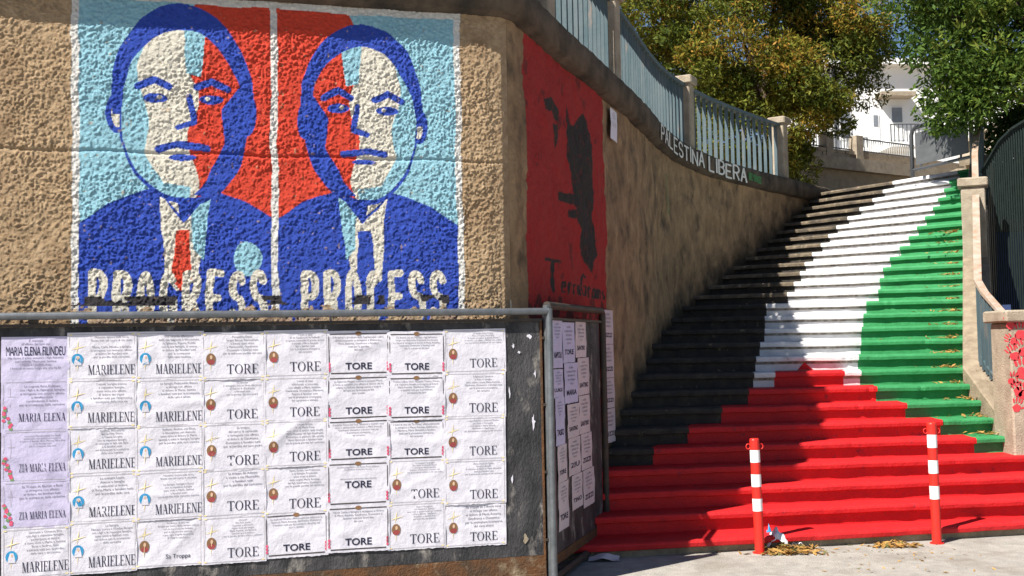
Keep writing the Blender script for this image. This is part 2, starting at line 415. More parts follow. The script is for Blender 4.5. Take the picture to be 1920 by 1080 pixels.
# small red point of the painted triangle, on the riser above the ninth step
X, Y, m_ = stepline(10); z = 10 * RI
xa, xb_, xt = on_line_px(10, 1494), on_line_px(10, 1524), on_line_px(10, 1508)
yf = lambda x: Y + m_ * (x - X) - 0.006
mb = MB(); mb.add([(xa, yf(xa), z - RI + .006), (xb_, yf(xb_), z - RI + .006), (xt, yf(xt) , z - .064)], [(0, 1, 2)])
mb.build('red_paint_tip', M['p_red'], stairs)

# upper terrace: behind the wall, and the landing at the top of the stairs
pa = np.linspace(A0, A1, 60); px_, py_, nx_, ny_ = path(pa)
poly = [(x - nx * .2, y - ny * .2) for x, y, nx, ny in zip(px_, py_, nx_, ny_)]
X, Y, m_ = stepline(28); xr = ends[NS][1]
poly += [(ends[NS + 1][0] + .1, Y + m_ * (ends[NS + 1][0] + .1 - X)), (xr, Y + m_ * (xr - X)), (9.5, 17.4), (40, 17.4), (40, 60), (-40, 60), (-40, 3)]
mb = MB(); mb.add([(x, y, 4.035) for x, y in poly], [tuple(range(len(poly)))])
mb.build('upper_terrace', M['kerb'])['kind'] = 'structure'

# ------------------------------------------------------------------ the retaining wall with its paintings
wall = thing('retaining_wall', 'tall rough concrete retaining wall with painted posters, curving along the steps', 'wall', (-1.5, 7.6, 0))
BLUE, RED, SKY_, CREAM, WHITE_ = srgb(26, 58, 158)[:3], srgb(226, 62, 36)[:3], srgb(128, 190, 214)[:3], srgb(222, 214, 196)[:3], srgb(228, 226, 218)[:3]
BLUE = (0.018, 0.07, 0.46); RED = (0.68, 0.055, 0.028); SKY_ = (0.30, 0.58, 0.70); CREAM = (0.74, 0.70, 0.60); WHITE_ = (0.76, 0.75, 0.72)
def inpoly(u, v, P):
    r = np.zeros(u.shape, bool); n = len(P)
    for i in range(n):
        x1, y1 = P[i]; x2, y2 = P[(i + 1) % n]
        if y1 == y2: continue
        c = ((v < y1) != (v < y2)) & (u < (x2 - x1) * (v - y1) / (y2 - y1) + x1); r ^= c
    return r
def inell(u, v, cx, cy, rx, ry): return ((u - cx) / rx) ** 2 + ((v - cy) / ry) ** 2 < 1
def instroke(u, v, pts, wd):
    r = np.zeros(u.shape, bool)
    for (x1, y1), (x2, y2) in zip(pts[:-1], pts[1:]):
        dx, dy = x2 - x1, y2 - y1; l = dx * dx + dy * dy + 1e-9
        t = np.clip(((u - x1) * dx + (v - y1) * dy) / l, 0, 1)
        r |= np.hypot(u - x1 - t * dx, v - y1 - t * dy) < wd
    return r
def letters(u, v, word, x0, y0, cw, h, gap, wd):
    r = np.zeros(u.shape, bool); x = x0
    for ch in word:
        ww = cw * (0.25 if ch == 'I' else 1)
        for st in ST[ch]: r |= instroke(u, v, [(x + a * ww, y0 + b * h) for a, b in st], wd)
        x += ww + gap
    return r
def bust(u, v, col, W, H, flip):
    """a plain, generic poster bust in flat colour blocks"""
    if flip: u = W - u
    P = lambda m_, c: col.__setitem__(m_, c)
    P(u < 2, SKY_); P(u > W * .60 + .05 * np.sin(v * 9), RED)
    P(inpoly(u, v, [(0, 0), (W, 0), (W, .70), (W * .88, .80), (W * .70, .88), (W * .36, .88), (W * .14, .78), (0, .66)]), BLUE)      # jacket
    P(inpoly(u, v, [(W * .40, .92), (W * .66, .92), (W * .60, .30), (W * .50, .22), (W * .44, .30)]), CREAM)                       # shirt
    P(inpoly(u, v, [(W * .56, .86), (W * .68, .94), (W * .63, .42), (W * .58, .5)]), SKY_)
    P(inpoly(u, v, [(W * .49, .62), (W * .56, .62), (W * .57, .30), (W * .52, .22), (W * .47, .30)]), BLUE if flip else RED)          # tie
    P(inpoly(u, v, [(W * .38, 1.15), (W * .68, 1.15), (W * .67, .88), (W * .53, .66), (W * .39, .88)]), BLUE)                        # neck in shade
    P(inpoly(u, v, [(W * .38, 1.1), (W * .5, 1.1), (W * .51, .72), (W * .40, .88)]), CREAM)
    cx, cy = W * .53, (1.40 if flip else 1.42); K = 1.13 if flip else 1.2; u = cx + (u - cx) / K; v = cy + (v - cy) / K
    P(inell(u, v, cx - .335, cy - .05, .055, .11), BLUE); P(inell(u, v, cx + .335, cy - .05, .055, .11), BLUE)
    P(inell(u, v, cx - .33, cy - .05, .032, .08), CREAM)
    P(inell(u, v, cx, cy + .05, .365, .50) & (v > cy - .06), BLUE); P(inell(u, v, cx + .012, cy - .065, .335, .468), BLUE)                                                                                   # hair
    f = inell(u, v, cx, cy - .045, .315, .455)
    P(f, CREAM); P(f & (u > cx + .05 + .03 * np.sin(v * 14)), RED); P(f & (u < cx - .20 + .03 * np.sin(v * 11)), SKY_)
    P(f & inpoly(u, v, [(cx, cy + .45), (cx + .13, cy + .45), (cx + .10, cy + .16), (cx + .02, cy + .18)]), SKY_)
    for sx in (-1, 1):                                                                                                             # plain brows and eyes
        P(instroke(u, v, [(cx + sx * .07, cy + .10), (cx + sx * .15, cy + .135), (cx + sx * .23, cy + .095)], .02), BLUE)
        P(inell(u, v, cx + sx * .145, cy + .035, .065, .026), BLUE); P(inell(u, v, cx + sx * .125, cy + .04, .014, .012), CREAM)
    P(instroke(u, v, [(cx + .03, cy + .05), (cx + .055, cy - .09), (cx - .02, cy - .115)], .016), BLUE)
    P(instroke(u, v, [(cx - .12, cy - .235), (cx - .03, cy - .215), (cx + .03, cy - .225), (cx + .12, cy - .235)], .02), BLUE)
    P(inell(u, v, cx, cy - .285, .07, .018), BLUE)
    P(f & inpoly(u, v, [(cx + .33, cy + .16), (cx + .20, cy - .02), (cx + .22, cy - .20), (cx + .12, cy - .40), (cx + .05, cy - .48), (cx + .4, cy - .48)]), BLUE)
    P(f & inpoly(u, v, [(cx - .30, cy - .22), (cx - .20, cy - .24), (cx - .10, cy - .42), (cx + .04, cy - .44), (cx + .03, cy - .52), (cx - .3, cy - .5)]), SKY_)
_aa = np.linspace(0, A1, 800); _xx, _yy, _, _ = path(_aa)
STAIR_A = {k: float(_aa[int(np.argmin(np.abs(_xx - wall_hit(k)) + (_aa < .2) * 9))]) for k in range(2, NS + 1)}
def wall_colour(a, zz):
    col = np.zeros(a.shape + (3,)); al = np.zeros(a.shape)
    XL, XG, XR = -2.70 / math.cos(TH) + .05, -1.545 / math.cos(TH) + .05, -.375 / math.cos(TH) + .05
    ZT, ZB = 3.905, 1.80
    uu = a + fbm(a, zz, 6, 50, 2) * .018; vv = zz + fbm(a, zz, 6, 60, 2) * .018
    bd = .045
    inside = (uu > XL - bd) & (uu < XR + bd) & (vv < ZT + .05) & (vv > ZB)
    col[inside] = WHITE_; al[inside] = .96
    for (p0, p1, word, flip) in ((XL, XG - bd / 2, 'PROGRESS', False), (XG + bd / 2, XR, 'PROCESS', True)):
        m_ = (uu > p0) & (uu < p1) & (vv < ZT) & (vv > ZB)
        c = np.zeros((int(m_.sum()), 3)); u = uu[m_] - p0; v = vv[m_] - ZB - .02
        W = p1 - p0
        bust(u, v, c, W, ZT - ZB, flip)
        if not flip: c[inell(u, v, W * .87, .43, .095, .115)] = SKY_                    # plain round badge
        n = len(word); g = .045; cw = (W * (.92 if n == 8 else .80) - g * (n - 1)) / n
        x0 = W * (.05 if n == 8 else .12)
        c[letters(u, v, word, x0 + .02, .035, cw - .03, .30, g + .03, .024)] = CREAM
        col[m_] = c
    worn = (fbm(a, zz, 14, 70, 3) + np.clip((1.955 - zz) / .07, -1, 1.4) * .55) > .38    # paint flaked off along the foot
    al[worn & inside] = 0.08
    black = inside & (np.abs(zz - 1.985) < .03) & (fbm(a, zz, 9, 77, 3) > .03); col[black] = (.03, .03, .04)
    # speckle of bare render
    bare = inside & (fbm(a, zz, 40, 90, 2) > .52); al[bare] = .35
    # ---- red panel round the corner
    ra, rb = a_at_px(988, 2.5, 0), a_at_px(1136, 2.5, 0)
    red = (uu > ra) & (uu < rb + .03 * np.sin(zz * 5)) & (zz < 3.99) & (zz > .9)
    col[red] = (.33, .018, .020); al[red] = .95
    L_ = rb - ra
    U = (a - ra) / L_ * 1.06; Z = 1.5 + (zz - 2.26) * 1.82 / 1.36
    dk = inpoly(U, Z, [(.52, 3.32), (.57, 3.12), (.62, 3.10), (.68, 3.20), (.74, 3.31), (.80, 3.22), (.85, 3.0), (.86, 2.75), (.88, 2.45), (.86, 2.2), (.88, 1.95), (.90, 1.72),
                          (.85, 1.66), (.80, 1.50), (.72, 1.62), (.66, 1.80), (.67, 1.95), (.61, 2.08), (.53, 2.07), (.53, 2.15), (.61, 2.18), (.60, 2.22), (.40, 2.22), (.40, 2.31), (.60, 2.34), (.58, 2.55), (.53, 2.75), (.53, 3.0)])
    dk |= inpoly(U, Z, [(.22, 3.20), (.30, 3.26), (.40, 3.18), (.42, 3.06), (.36, 3.05), (.32, 3.12), (.24, 3.10)])
    dk |= inpoly(U, Z, [(.34, 3.0), (.39, 3.0), (.40, 2.86), (.37, 2.76), (.35, 2.86)])
    x = .26
    dk |= instroke(U * 1.0, Z, [(.24, 2.09 - .52), (.40, 2.09 - .52)], .018) & (np.abs(U - .32) < .1)
    wd = .011
    dk |= instroke(U * .5, Z, [(.16, 1.57), (.155, 1.25)], .012)
    x = .21
    for ch in 'erraGramsci':
        hh = .20 if ch != 'G' else .14
        ww = .021 if ch not in 'Gm' else .03
        key = ch if ch in ST else 'c'
        for st in ST[key]: dk |= instroke(U * .5, Z, [(x + p * ww, 1.25 + (x - .2) * -.12 + q * (hh if ch != 'G' else .24)) for p, q in st], .0065)
        x += ww + .011
    dk &= red
    col[dk] = (.022, .022, .024); thin = dk & (fbm(a, zz, 30, 130, 2) > .33); col[thin] = (.09, .018, .02); scuff = red & ~dk & (fbm(a, zz, 7, 140, 4) > .42); col[scuff] = (.17, .016, .018)
    drip = red & (zz < 1.98 + .06 * np.sin(a * 23)) & (fbm(a, zz, 12, 95, 2) > -.05); col[drip] = (.10, .012, .014)
    # black moss and splashed paint on the wall just above the steps
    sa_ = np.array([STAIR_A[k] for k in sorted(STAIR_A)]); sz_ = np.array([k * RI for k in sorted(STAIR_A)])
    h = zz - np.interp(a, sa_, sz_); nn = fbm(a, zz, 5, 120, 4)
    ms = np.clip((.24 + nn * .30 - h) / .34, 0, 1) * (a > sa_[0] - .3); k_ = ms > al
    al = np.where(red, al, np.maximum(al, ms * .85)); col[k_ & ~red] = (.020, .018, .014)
    return np.concatenate([col, al[..., None]], -1)
# fine grid on the street face: rough render
az = np.r_[np.arange(1.62, 3.99, .0055)]
aa = np.r_[np.arange(-4.05, 0.06, .0055)]
Ag, Zg = np.meshgrid(aa, az, indexing='ij')
x, y, nx, ny = path(aa)
rough = fbm(Ag, Zg, 5, 1, 2) * .008 + fbm(Ag, Zg, 40, 5, 2) * .006 + np.maximum(fbm(Ag, Zg, 95, 9, 1), -.1) * .013 * (1 + 1.2 * fbm(Ag, Zg, 3, 14, 2))
rough += -.012 * np.exp(-((Zg - 2.93 - .006 * np.sin(Ag * 9)) / .010) ** 2)             # joint between two lifts
fade = np.clip((0.06 - Ag) / .14, 0, 1) * np.clip((3.985 - Zg) / .03, 0, 1)
dsp = rough * fade
P = np.stack([x[:, None] + nx[:, None] * dsp, y[:, None] + ny[:, None] * dsp, Zg], -1)
link('street_face', gridmesh('street_face', P, wall_colour(Ag, Zg)), M['rough'], wall)
# coarse rest of the street face
for nm, aa2, az2 in (('street_face_foot', np.linspace(-4.05, 0.06, 90), np.linspace(-.02, 1.62, 36)), ('street_face_side', np.linspace(A0, -4.05, 60), np.linspace(-.02, 3.99, 60))):
    Ag, Zg = np.meshgrid(aa2, az2, indexing='ij'); x, y, nx, ny = path(aa2)
    d = fbm(Ag, Zg, 9, 1, 3) * .03 * np.clip((1.62 - Zg) / .05, 0, 1) if 'foot' in nm else fbm(Ag, Zg, 9, 1, 3) * .03
    P = np.stack([x[:, None] + nx[:, None] * d, y[:, None] + ny[:, None] * d, Zg], -1)
    me = gridmesh(nm, P, np.zeros(Ag.shape + (4,))); link('street_face', me, M['rough'], wall)
# curved face beside the steps
aa = np.r_[np.arange(0.06, 2.6, .014), np.arange(2.6, A1, .045), [A1]]
az = np.arange(-.02, 3.99, .0125)
Ag, Zg = np.meshgrid(aa, az, indexing='ij'); x, y, nx, ny = path(aa)
d = fbm(Ag, Zg, 3, 21, 4) * .030 + fbm(Ag, Zg, 16, 25, 3) * .010 + np.clip((.6 - Ag) / .5, 0, 1) * np.abs(fbm(Ag, Zg, 24, 28, 2)) * .02
d = d * np.clip((Ag - .06) / .12, 0, 1)
P = np.stack([x[:, None] + nx[:, None] * d, y[:, None] + ny[:, None] * d, Zg], -1)
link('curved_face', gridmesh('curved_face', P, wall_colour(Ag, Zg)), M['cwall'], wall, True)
# coping swept along the top
prof = [(-.36, -.25), (.0, -.25), (.02, -.248), (.05, -.238), (.06, -.23), (.09, -.225), (.098, -.02), (.085, 0), (-.36, 0)]
aa = np.r_[np.linspace(A0, -.3, 60), np.linspace(-.28, A1, 260)]
x, y, nx, ny = path(aa); zt = ztop(aa)
P = np.zeros((len(aa), len(prof), 3))
for j, (o_, dz) in enumerate(prof):
    n_ = fbm(aa, aa * 0 + j * 3.1, 7, 33, 3) * .014
    P[:, j, 0] = x + nx * (o_ + n_); P[:, j, 1] = y + ny * (o_ + n_); P[:, j, 2] = zt + dz + n_ * .5
cp = link('coping', gridmesh('coping', P), M['coping'], wall)
mb = MB(); mb.add([tuple(P[-1, j]) for j in range(len(prof))], [tuple(range(len(prof)))]); mb.build('coping_end', M['coping'], wall)
# far end of the wall, closing it behind the coping end
# hand-painted words on the coping face
def coping_words(word, pxa, pxb, zlo, zhi, wd, mat_, name):
    a_, b_ = a_at_px(pxa), a_at_px(pxb); n = len(word); mb = MB()
    units = sum(.45 if c == 'I' else .6 if c == ' ' else 1.25 for c in word); per = (b_ - a_) / units; xx = a_
    for ch in word:
        adv = .45 if ch == 'I' else .6 if ch == ' ' else 1.25
        if ch != ' ':
            ww = per * (.12 if ch == 'I' else .9); jit = random.uniform(-.012, .012); hs = random.uniform(.92, 1.05)
            for st in ST[ch]:
                pts = [(xx + p * ww, zlo + jit + q * (zhi - zlo) * hs) for p, q in st]
                for (u1, v1), (u2, v2) in zip(pts[:-1], pts[1:]):
                    l = math.hypot(u2 - u1, v2 - v1) + 1e-6; tx, tz = (u2 - u1) / l, (v2 - v1) / l
                    cs = []
                    w1 = wd * 2.6
                    for (u, v), e in (((u1, v1), -.3), ((u2, v2), .3)):
                        for s_ in (-1, 1):
                            uu_ = u + tx * e * wd - tz * s_ * w1 * .5; vv_ = v + tz * e * wd + tx * s_ * wd * .5
                            X_, Y_, NX, NY = path(uu_); f = .098 + .0125
                            cs.append((float(X_ + NX * f), float(Y_ + NY * f), float(ztop(uu_)) + vv_))
                    mb.add(cs, [(0, 1, 3, 2)])
        xx += adv * per
    return mb.build(name, mat_, wall)
coping_words('PALESTINA', 1238, 1322, -.205, -.03, .022, M['w_paint'], 'painted_lettering')['label'] = 'white hand-painted word PALESTINA'
coping_words('LIBERA', 1328, 1402, -.215, -.03, .025, M['w_paint'], 'painted_lettering')['label'] = 'white hand-painted word LIBERA'
coping_words('ESE', 1404, 1428, -.17, -.09, .03, M['g_paint'], 'green_scribble')['label'] = 'faint green smear of paint'

# green paint run on the curved face, and a few rust-dark cracks
mb = MB()
for (u1, z1_, u2, z2_, wd) in ((0, 0, 0, -.42, .012), (.0, -.42, .10, -.47, .02), (.10, -.47, .10, -.25, .008)):
    a_ = a_at_px(1246, 3.3, 0)
    P_ = []
    for u, z_ in ((u1 - wd, z1_), (u1 + wd, z1_), (u2 + wd, z2_), (u2 - wd, z2_)):
        X_, Y_, NX, NY = [float(q) for q in path(a_ + u)]; P_.append((X_ + NX * .03, Y_ + NY * .03, 3.62 + z_))
    mb.add(P_, [(0, 1, 2, 3)])
mb.build('green_paint_run', M['g_paint'], wall)['kind'] = 'stuff'

# ------------------------------------------------------------------ railing on the coping: concrete posts and teal bars
POSTS = [a_at_px(1062), a_at_px(1184), a_at_px(1316), a_at_px(1489)]
plab = ['weathered concrete post at the high end of the coping railing', 'concrete railing post between the two blue-looking panels', 'concrete railing post above the word LIBERA', 'concrete end post with bluish cap where the coping railing stops']
for i, a in enumerate(POSTS):
    x, y, nx, ny = [float(q) for q in path(a)]; cx, cy = x - nx * .12, y - ny * .12; rz = math.atan2(ny, nx); z0 = float(ztop(a)) - .03
    t = thing('concrete_post', plab[i], 'post', (cx, cy, z0), 'concrete posts of the coping railing')
    mb = MB(); mb.box((cx, cy, z0 + .45), (.21, .19, .92), rz, .012); mb.build('shaft', M['concrete'], t)
    mb = MB(); mb.box((cx, cy, z0 + .955), (.29, .27, .11), rz, .015); mb.build('cap', M['concrete'], t)
bar_me = MB(); bar_me.box((0, 0, .40), (.075, .014, .80)); bo = bpy.data.meshes.new('baluster'); bo.from_pydata(bar_me.v, [], bar_me.f); bo.materials.append(M['teal'])
bar2 = MB(); bar2.box((0, 0, .40), (.05, .012, .80)); bo2 = bpy.data.meshes.new('baluster'); bo2.from_pydata(bar2.v, [], bar2.f); bo2.materials.append(M['teal'])
def railing(a0, a1, label, pitch=.145):
    bm_ = bo if pitch < .19 else bo2
    xm, ym, _, _ = [float(q) for q in path((a0 + a1) / 2)]
    t = thing('metal_railing', label, 'railing', (xm, ym, float(ztop((a0 + a1) / 2))), 'teal railing panels on the coping')
    for nm, dz, hw, hh in (('top_rail', .855, .055, .022), ('bottom_rail', .035, .022, .015)):
        aa = np.linspace(a0 + .1, a1 - .1, 16); x, y, nx, ny = path(aa); z = ztop(aa) + dz
        mb = MB()
        rows = []
        for i in range(16):
            for o_, q in ((-hw, -hh), (hw, -hh), (hw, hh), (-hw, hh)): rows.append((x[i] - nx[i] * (.12 + o_), y[i] - ny[i] * (.12 + o_), z[i] + q))
        fs = [(i * 4 + j, i * 4 + (j + 1) % 4, (i + 1) * 4 + (j + 1) % 4, (i + 1) * 4 + j) for i in range(15) for j in range(4)] + [(0, 1, 2, 3), (63, 62, 61, 60)]
        mb.add(rows, fs); mb.build(nm, M['teal'], t)
    n = int((a1 - a0 - .3) / pitch)
    for i in range(n + 1):
        a = a0 + .15 + (a1 - a0 - .3) * i / n; x, y, nx, ny = [float(q) for q in path(a)]
        inst('baluster', bm_, (x - nx * .12, y - ny * .12, float(ztop(a)) + .045), math.atan2(ny, nx), t)
railing(POSTS[0], POSTS[1], 'teal flat-bar railing panel rising out of view above the red panel')
railing(POSTS[1], POSTS[2], 'teal flat-bar railing panel above the word PALESTINA')
railing(POSTS[2], POSTS[3], 'teal flat-bar railing panel above the word LIBERA, trees showing between bars', .20)
railing(-4.2, POSTS[0], 'teal flat-bar railing over the painted street face')

# ------------------------------------------------------------------ notice boards
BD = Vector((math.cos(TH), math.sin(TH), 0)); BN = Vector((math.sin(TH), -math.cos(TH), 0))
BP = Vector((0, 7.70, 0))                                   # a point on the main board's front
def bpt(s, z, off=0): return BP + BD * s + BN * off + Vector((0, 0, z))
def bs(px, py):                                             # pixel -> (along board, height)
    p = atPlane(px, py, BP, BN); return (p - BP).dot(BD), p.z
sR = bs(1013, 700)[0]; sL = -4.2
ztb = bs(900, 604)[1]; zbb = .14
board = thing('notice_board', 'long metal notice board covered in white death notices under the painted wall', 'notice board', bpt(-1.5, 0))
def slab(s0, s1, z0, z1, o0, o1, f=bpt):
    mb = MB(); vs_ = [f(s, z, o) for o in (o0, o1) for s, z in ((s0, z0), (s1, z0), (s1, z1), (s0, z1))]
    mb.add(vs_, [(0, 3, 2, 1), (4, 5, 6, 7), (0, 1, 5, 4), (1, 2, 6, 5), (2, 3, 7, 6), (3, 0, 4, 7)]); return mb
slab(sL, sR, zbb + .12, ztb, -.012, 0).build('panel', M['panel'], board)
slab(sL, sR, zbb, zbb + .118, -.012, .003).build('rusted_strip', M['rust'], board)
slab(sL, sR + .012, ztb + .001, ztb + .02, -.03, .02).build('edge_angle', M['dark_iron'], board)
slab(sR + .001, sR + .014, zbb, ztb, -.03, .008).build('edge_angle', M['rust'], board)
slab(sL, sR + .012, zbb - .02, zbb - .001, -.03, .02).build('edge_angle', M['rust'], board)
sp = bs(1029, 700)[0]; zr = bs(700, 587)[1]
mb = MB(); mb.tube([bpt(sL, zr, .03), bpt(sp - .01, zr, .03)], .0235, 14); mb.build('pipe_rail', M['galv'], board)
mb = MB(); mb.tube([bpt(sp, 0.0, .03), bpt(sp, zr + .02, .03)], .0235, 14); mb.build('pipe_post', M['galv'], board)
mb = MB(); mb.tube([bpt(sL, .085, .03), bpt(sp - .025, .085, .03)], .026, 12); mb.build('pipe_rail', M['galv'], board)
mb = MB(); mb.tube([bpt(sL + .02, 0.0, .03), bpt(sL + .02, zr, .03)], .029, 12); mb.build('pipe_post', M['galv'], board)
for px in (63, 250, 440, 620, 798, 965):
    s = bs(px, 600)[0]; wide = .055 if px in (63, 535, 965) else .012
    slab(s - wide / 2, s + wide / 2, ztb + .02, zr - .02, -.01, .012).build('bracket', M['galv'] if wide < .02 else M['dark_iron'], board)
for z in (.35, .8, 1.25, 1.7):
    slab(sR + .014, sp - .025, z, z + .018, -.004, .008).build('bracket', M['dark_iron'], board)
# second board, turned along the curve
B2a = bpt(bs(1022, 600)[0], 0, -.02); B2b = atZ(1134, 1001, .12); B2b.z = 0
D2 = (B2b - B2a).normalized(); N2 = Vector((D2.y, -D2.x, 0)); L2 = (B2b - B2a).length
def b2(s, z, off=0): return B2a + D2 * s + N2 * off + Vector((0, 0, z))
board2 = thing('notice_board', 'short shaded notice board turned beside the red panel, pinkish sheets on it', 'notice board', b2(L2 / 2, 0))
slab(.16, L2 - .05, .22, 1.83, -.012, 0, b2).build('panel', M['panel'], board2)
slab(.16, L2 - .05, .15, .219, -.012, .004, b2).build('rusted_strip', M['rust'], board2)
slab(.14, L2 - .03, 1.831, 1.85, -.03, .02, b2).build('edge_angle', M['dark_iron'], board2)
for pts, r in (([b2(0, 0, .02), b2(0, 1.93, .02)], .028), ([b2(0, 1.93, .02), b2(L2 - .03, 1.93, .02), b2(L2, 1.90, .02), b2(L2, .10, .02)], .026), ([b2(L2, .09, .02), b2(.03, .09, .02)], .026)):
    mb = MB(); mb.tube(pts, r, 12); mb.build('pipe_frame', M['galv'] if pts[0].z == 0 else M['dark_iron'], board2)

# ------------------------------------------------------------------ printed sheets
SER = {  # serif capitals: list of convex quads in a unit-high box, width second
 'T': (.72, [('v', .30, .42, 0, 1), ('h', 0, .72, .94, 1), ('h', 0, .05, .80, 1), ('h', .67, .72, .80, 1), ('h', .2, .52, 0, .035)]),
 'E': (.68, [('v', .10, .23, 0, 1), ('h', 0, .62, .955, 1), ('h', 0, .66, 0, .045), ('h', .10, .46, .48, .525), ('h', .58, .63, .78, 1), ('h', .61, .66, 0, .24), ('h', .43, .47, .40, .60)]),
 'L': (.64, [('v', .10, .23, 0, 1), ('h', 0, .36, .96, 1), ('h', 0, .62, 0, .045), ('h', .57, .62, 0, .26)]),
 'I': (.36, [('v', .12, .25, 0, 1), ('h', 0, .36, .96, 1), ('h', 0, .36, 0, .04)]),
 'N': (.80, [('v', .11, .16, 0, 1), ('v', .64, .69, 0, 1), ('d', .08, 1, .58, 0, .15), ('h', 0, .24, .96, 1), ('h', .54, .80, .96, 1), ('h', 0, .27, 0, .04)]),
 'M': (.96, [('v', .10, .15, 0, 1), ('v', .74, .87, 0, 1), ('d', .10, 1, .40, 0, .14), ('d', .76, 1, .43, 0, .05), ('h', 0, .25, .96, 1), ('h', .72, .96, .96, 1), ('h', 0, .26, 0, .04), ('h', .66, .96, 0, .04)]),
 'A': (.78, [('d', .33, 1, .08, 0, .05), ('d', .33, 1, .58, 0, .14), ('h', .18, .58, .33, .375), ('h', 0, .25, 0, .04), ('h', .50, .80, 0, .04)]),
 'Z': (.68, [('h', .05, .62, .955, 1), ('h', .03, .64, 0, .045), ('d', .48, .97, .03, .03, .14), ('h', .03, .08, .78, 1), ('h', .60, .65, 0, .22)]),
 'R': (.76, [('v', .10, .23, 0, 1), ('h', 0, .40, .96, 1), ('h', 0, .34, 0, .04), ('h', .2, .42, .47, .51), ('o', .38, .735, .24, .265, -90, 90), ('d', .32, .49, .60, 0, .14), ('h', .58, .78, 0, .04)]),
 'O': (.86, [('o', .43, .5, .41, .51, 0, 360)]),
 'S': (.56, [('o', .28, .75, .22, .25, 30, 270), ('o', .28, .26, .24, .26, -150, 90)]),
}
def serif_word(word, bold=0.0):
    out = []; x = 0
    for ch in word:
        if ch == ' ': x += .42; continue
        w_, parts = SER[ch]
        for p in parts:
            if p[0] in 'vh': _, a, b, c, d = p; out.append([(x + a, c), (x + b, c), (x + b, d), (x + a, d)])
            elif p[0] == 'd': _, x1, y1, x2, y2, t = p; out.append([(x + x1, y1), (x + x2, y2), (x + x2 + t, y2), (x + x1 + t, y1)])
            else:
                _, cx, cy, rx, ry, a0, a1 = p; n = 16 if a1 - a0 > 300 else 9
                for i in range(n):
                    q = []
                    for kk, inner in ((i, 0), (i + 1, 0), (i + 1, 1), (i, 1)):
                        an = math.radians(a0 + (a1 - a0) * kk / n)
                        q.append((x + cx + (rx - inner * .13) * math.cos(an), cy + (ry - inner * .035) * math.sin(an)))
                    out.append(q)
        x += w_ + .07
    return out, x - .07
TEXTQ = []
def sans(body, bold=0.0, res=2):
    cu = bpy.data.curves.new('t', 'FONT'); cu.body = body; cu.align_x = 'CENTER'; cu.offset = bold; cu.resolution_u = res; cu.space_line = 1.12
    o = bpy.data.objects.new('t', cu); C.objects.link(o); return o
POSTERS = []
def sheet(f, s0, z1, w_, h_, kind, name_txt, lines, label, tint='paper', group=None, rot=0.0, off=.004, cat='notice'):
    POSTERS.append(dict(f=f, s0=s0, z1=z1, w=w_, h=h_, kind=kind, name=name_txt, lines=lines, label=label, tint=tint, group=group, rot=rot, off=off, cat=cat,
                        body=sans('\n'.join(lines)) if lines else None, big=sans(name_txt, {'F': 0, 'J': 0}.get(kind, .022), 3) if ((kind in 'BFSX' and name_txt) or name_txt == 'Sa Troppa') else None))
cols_px = [2, 127, 253, 378, 495, 612, 727, 832, 945]
tops = [[631, 712, 806, 901, 988, 1080], [623, 710, 799, 887, 976, 1071], [622, 709, 797, 882, 971, 1059], [622, 708, 792, 879, 966, 1052], [620, 705, 787, 872, 960, 1042], [620, 702, 785, 863, 945, 1030], [620, 702, 783, 860, 941, 1026], [618, 697, 780, 860, 941, 1021]]
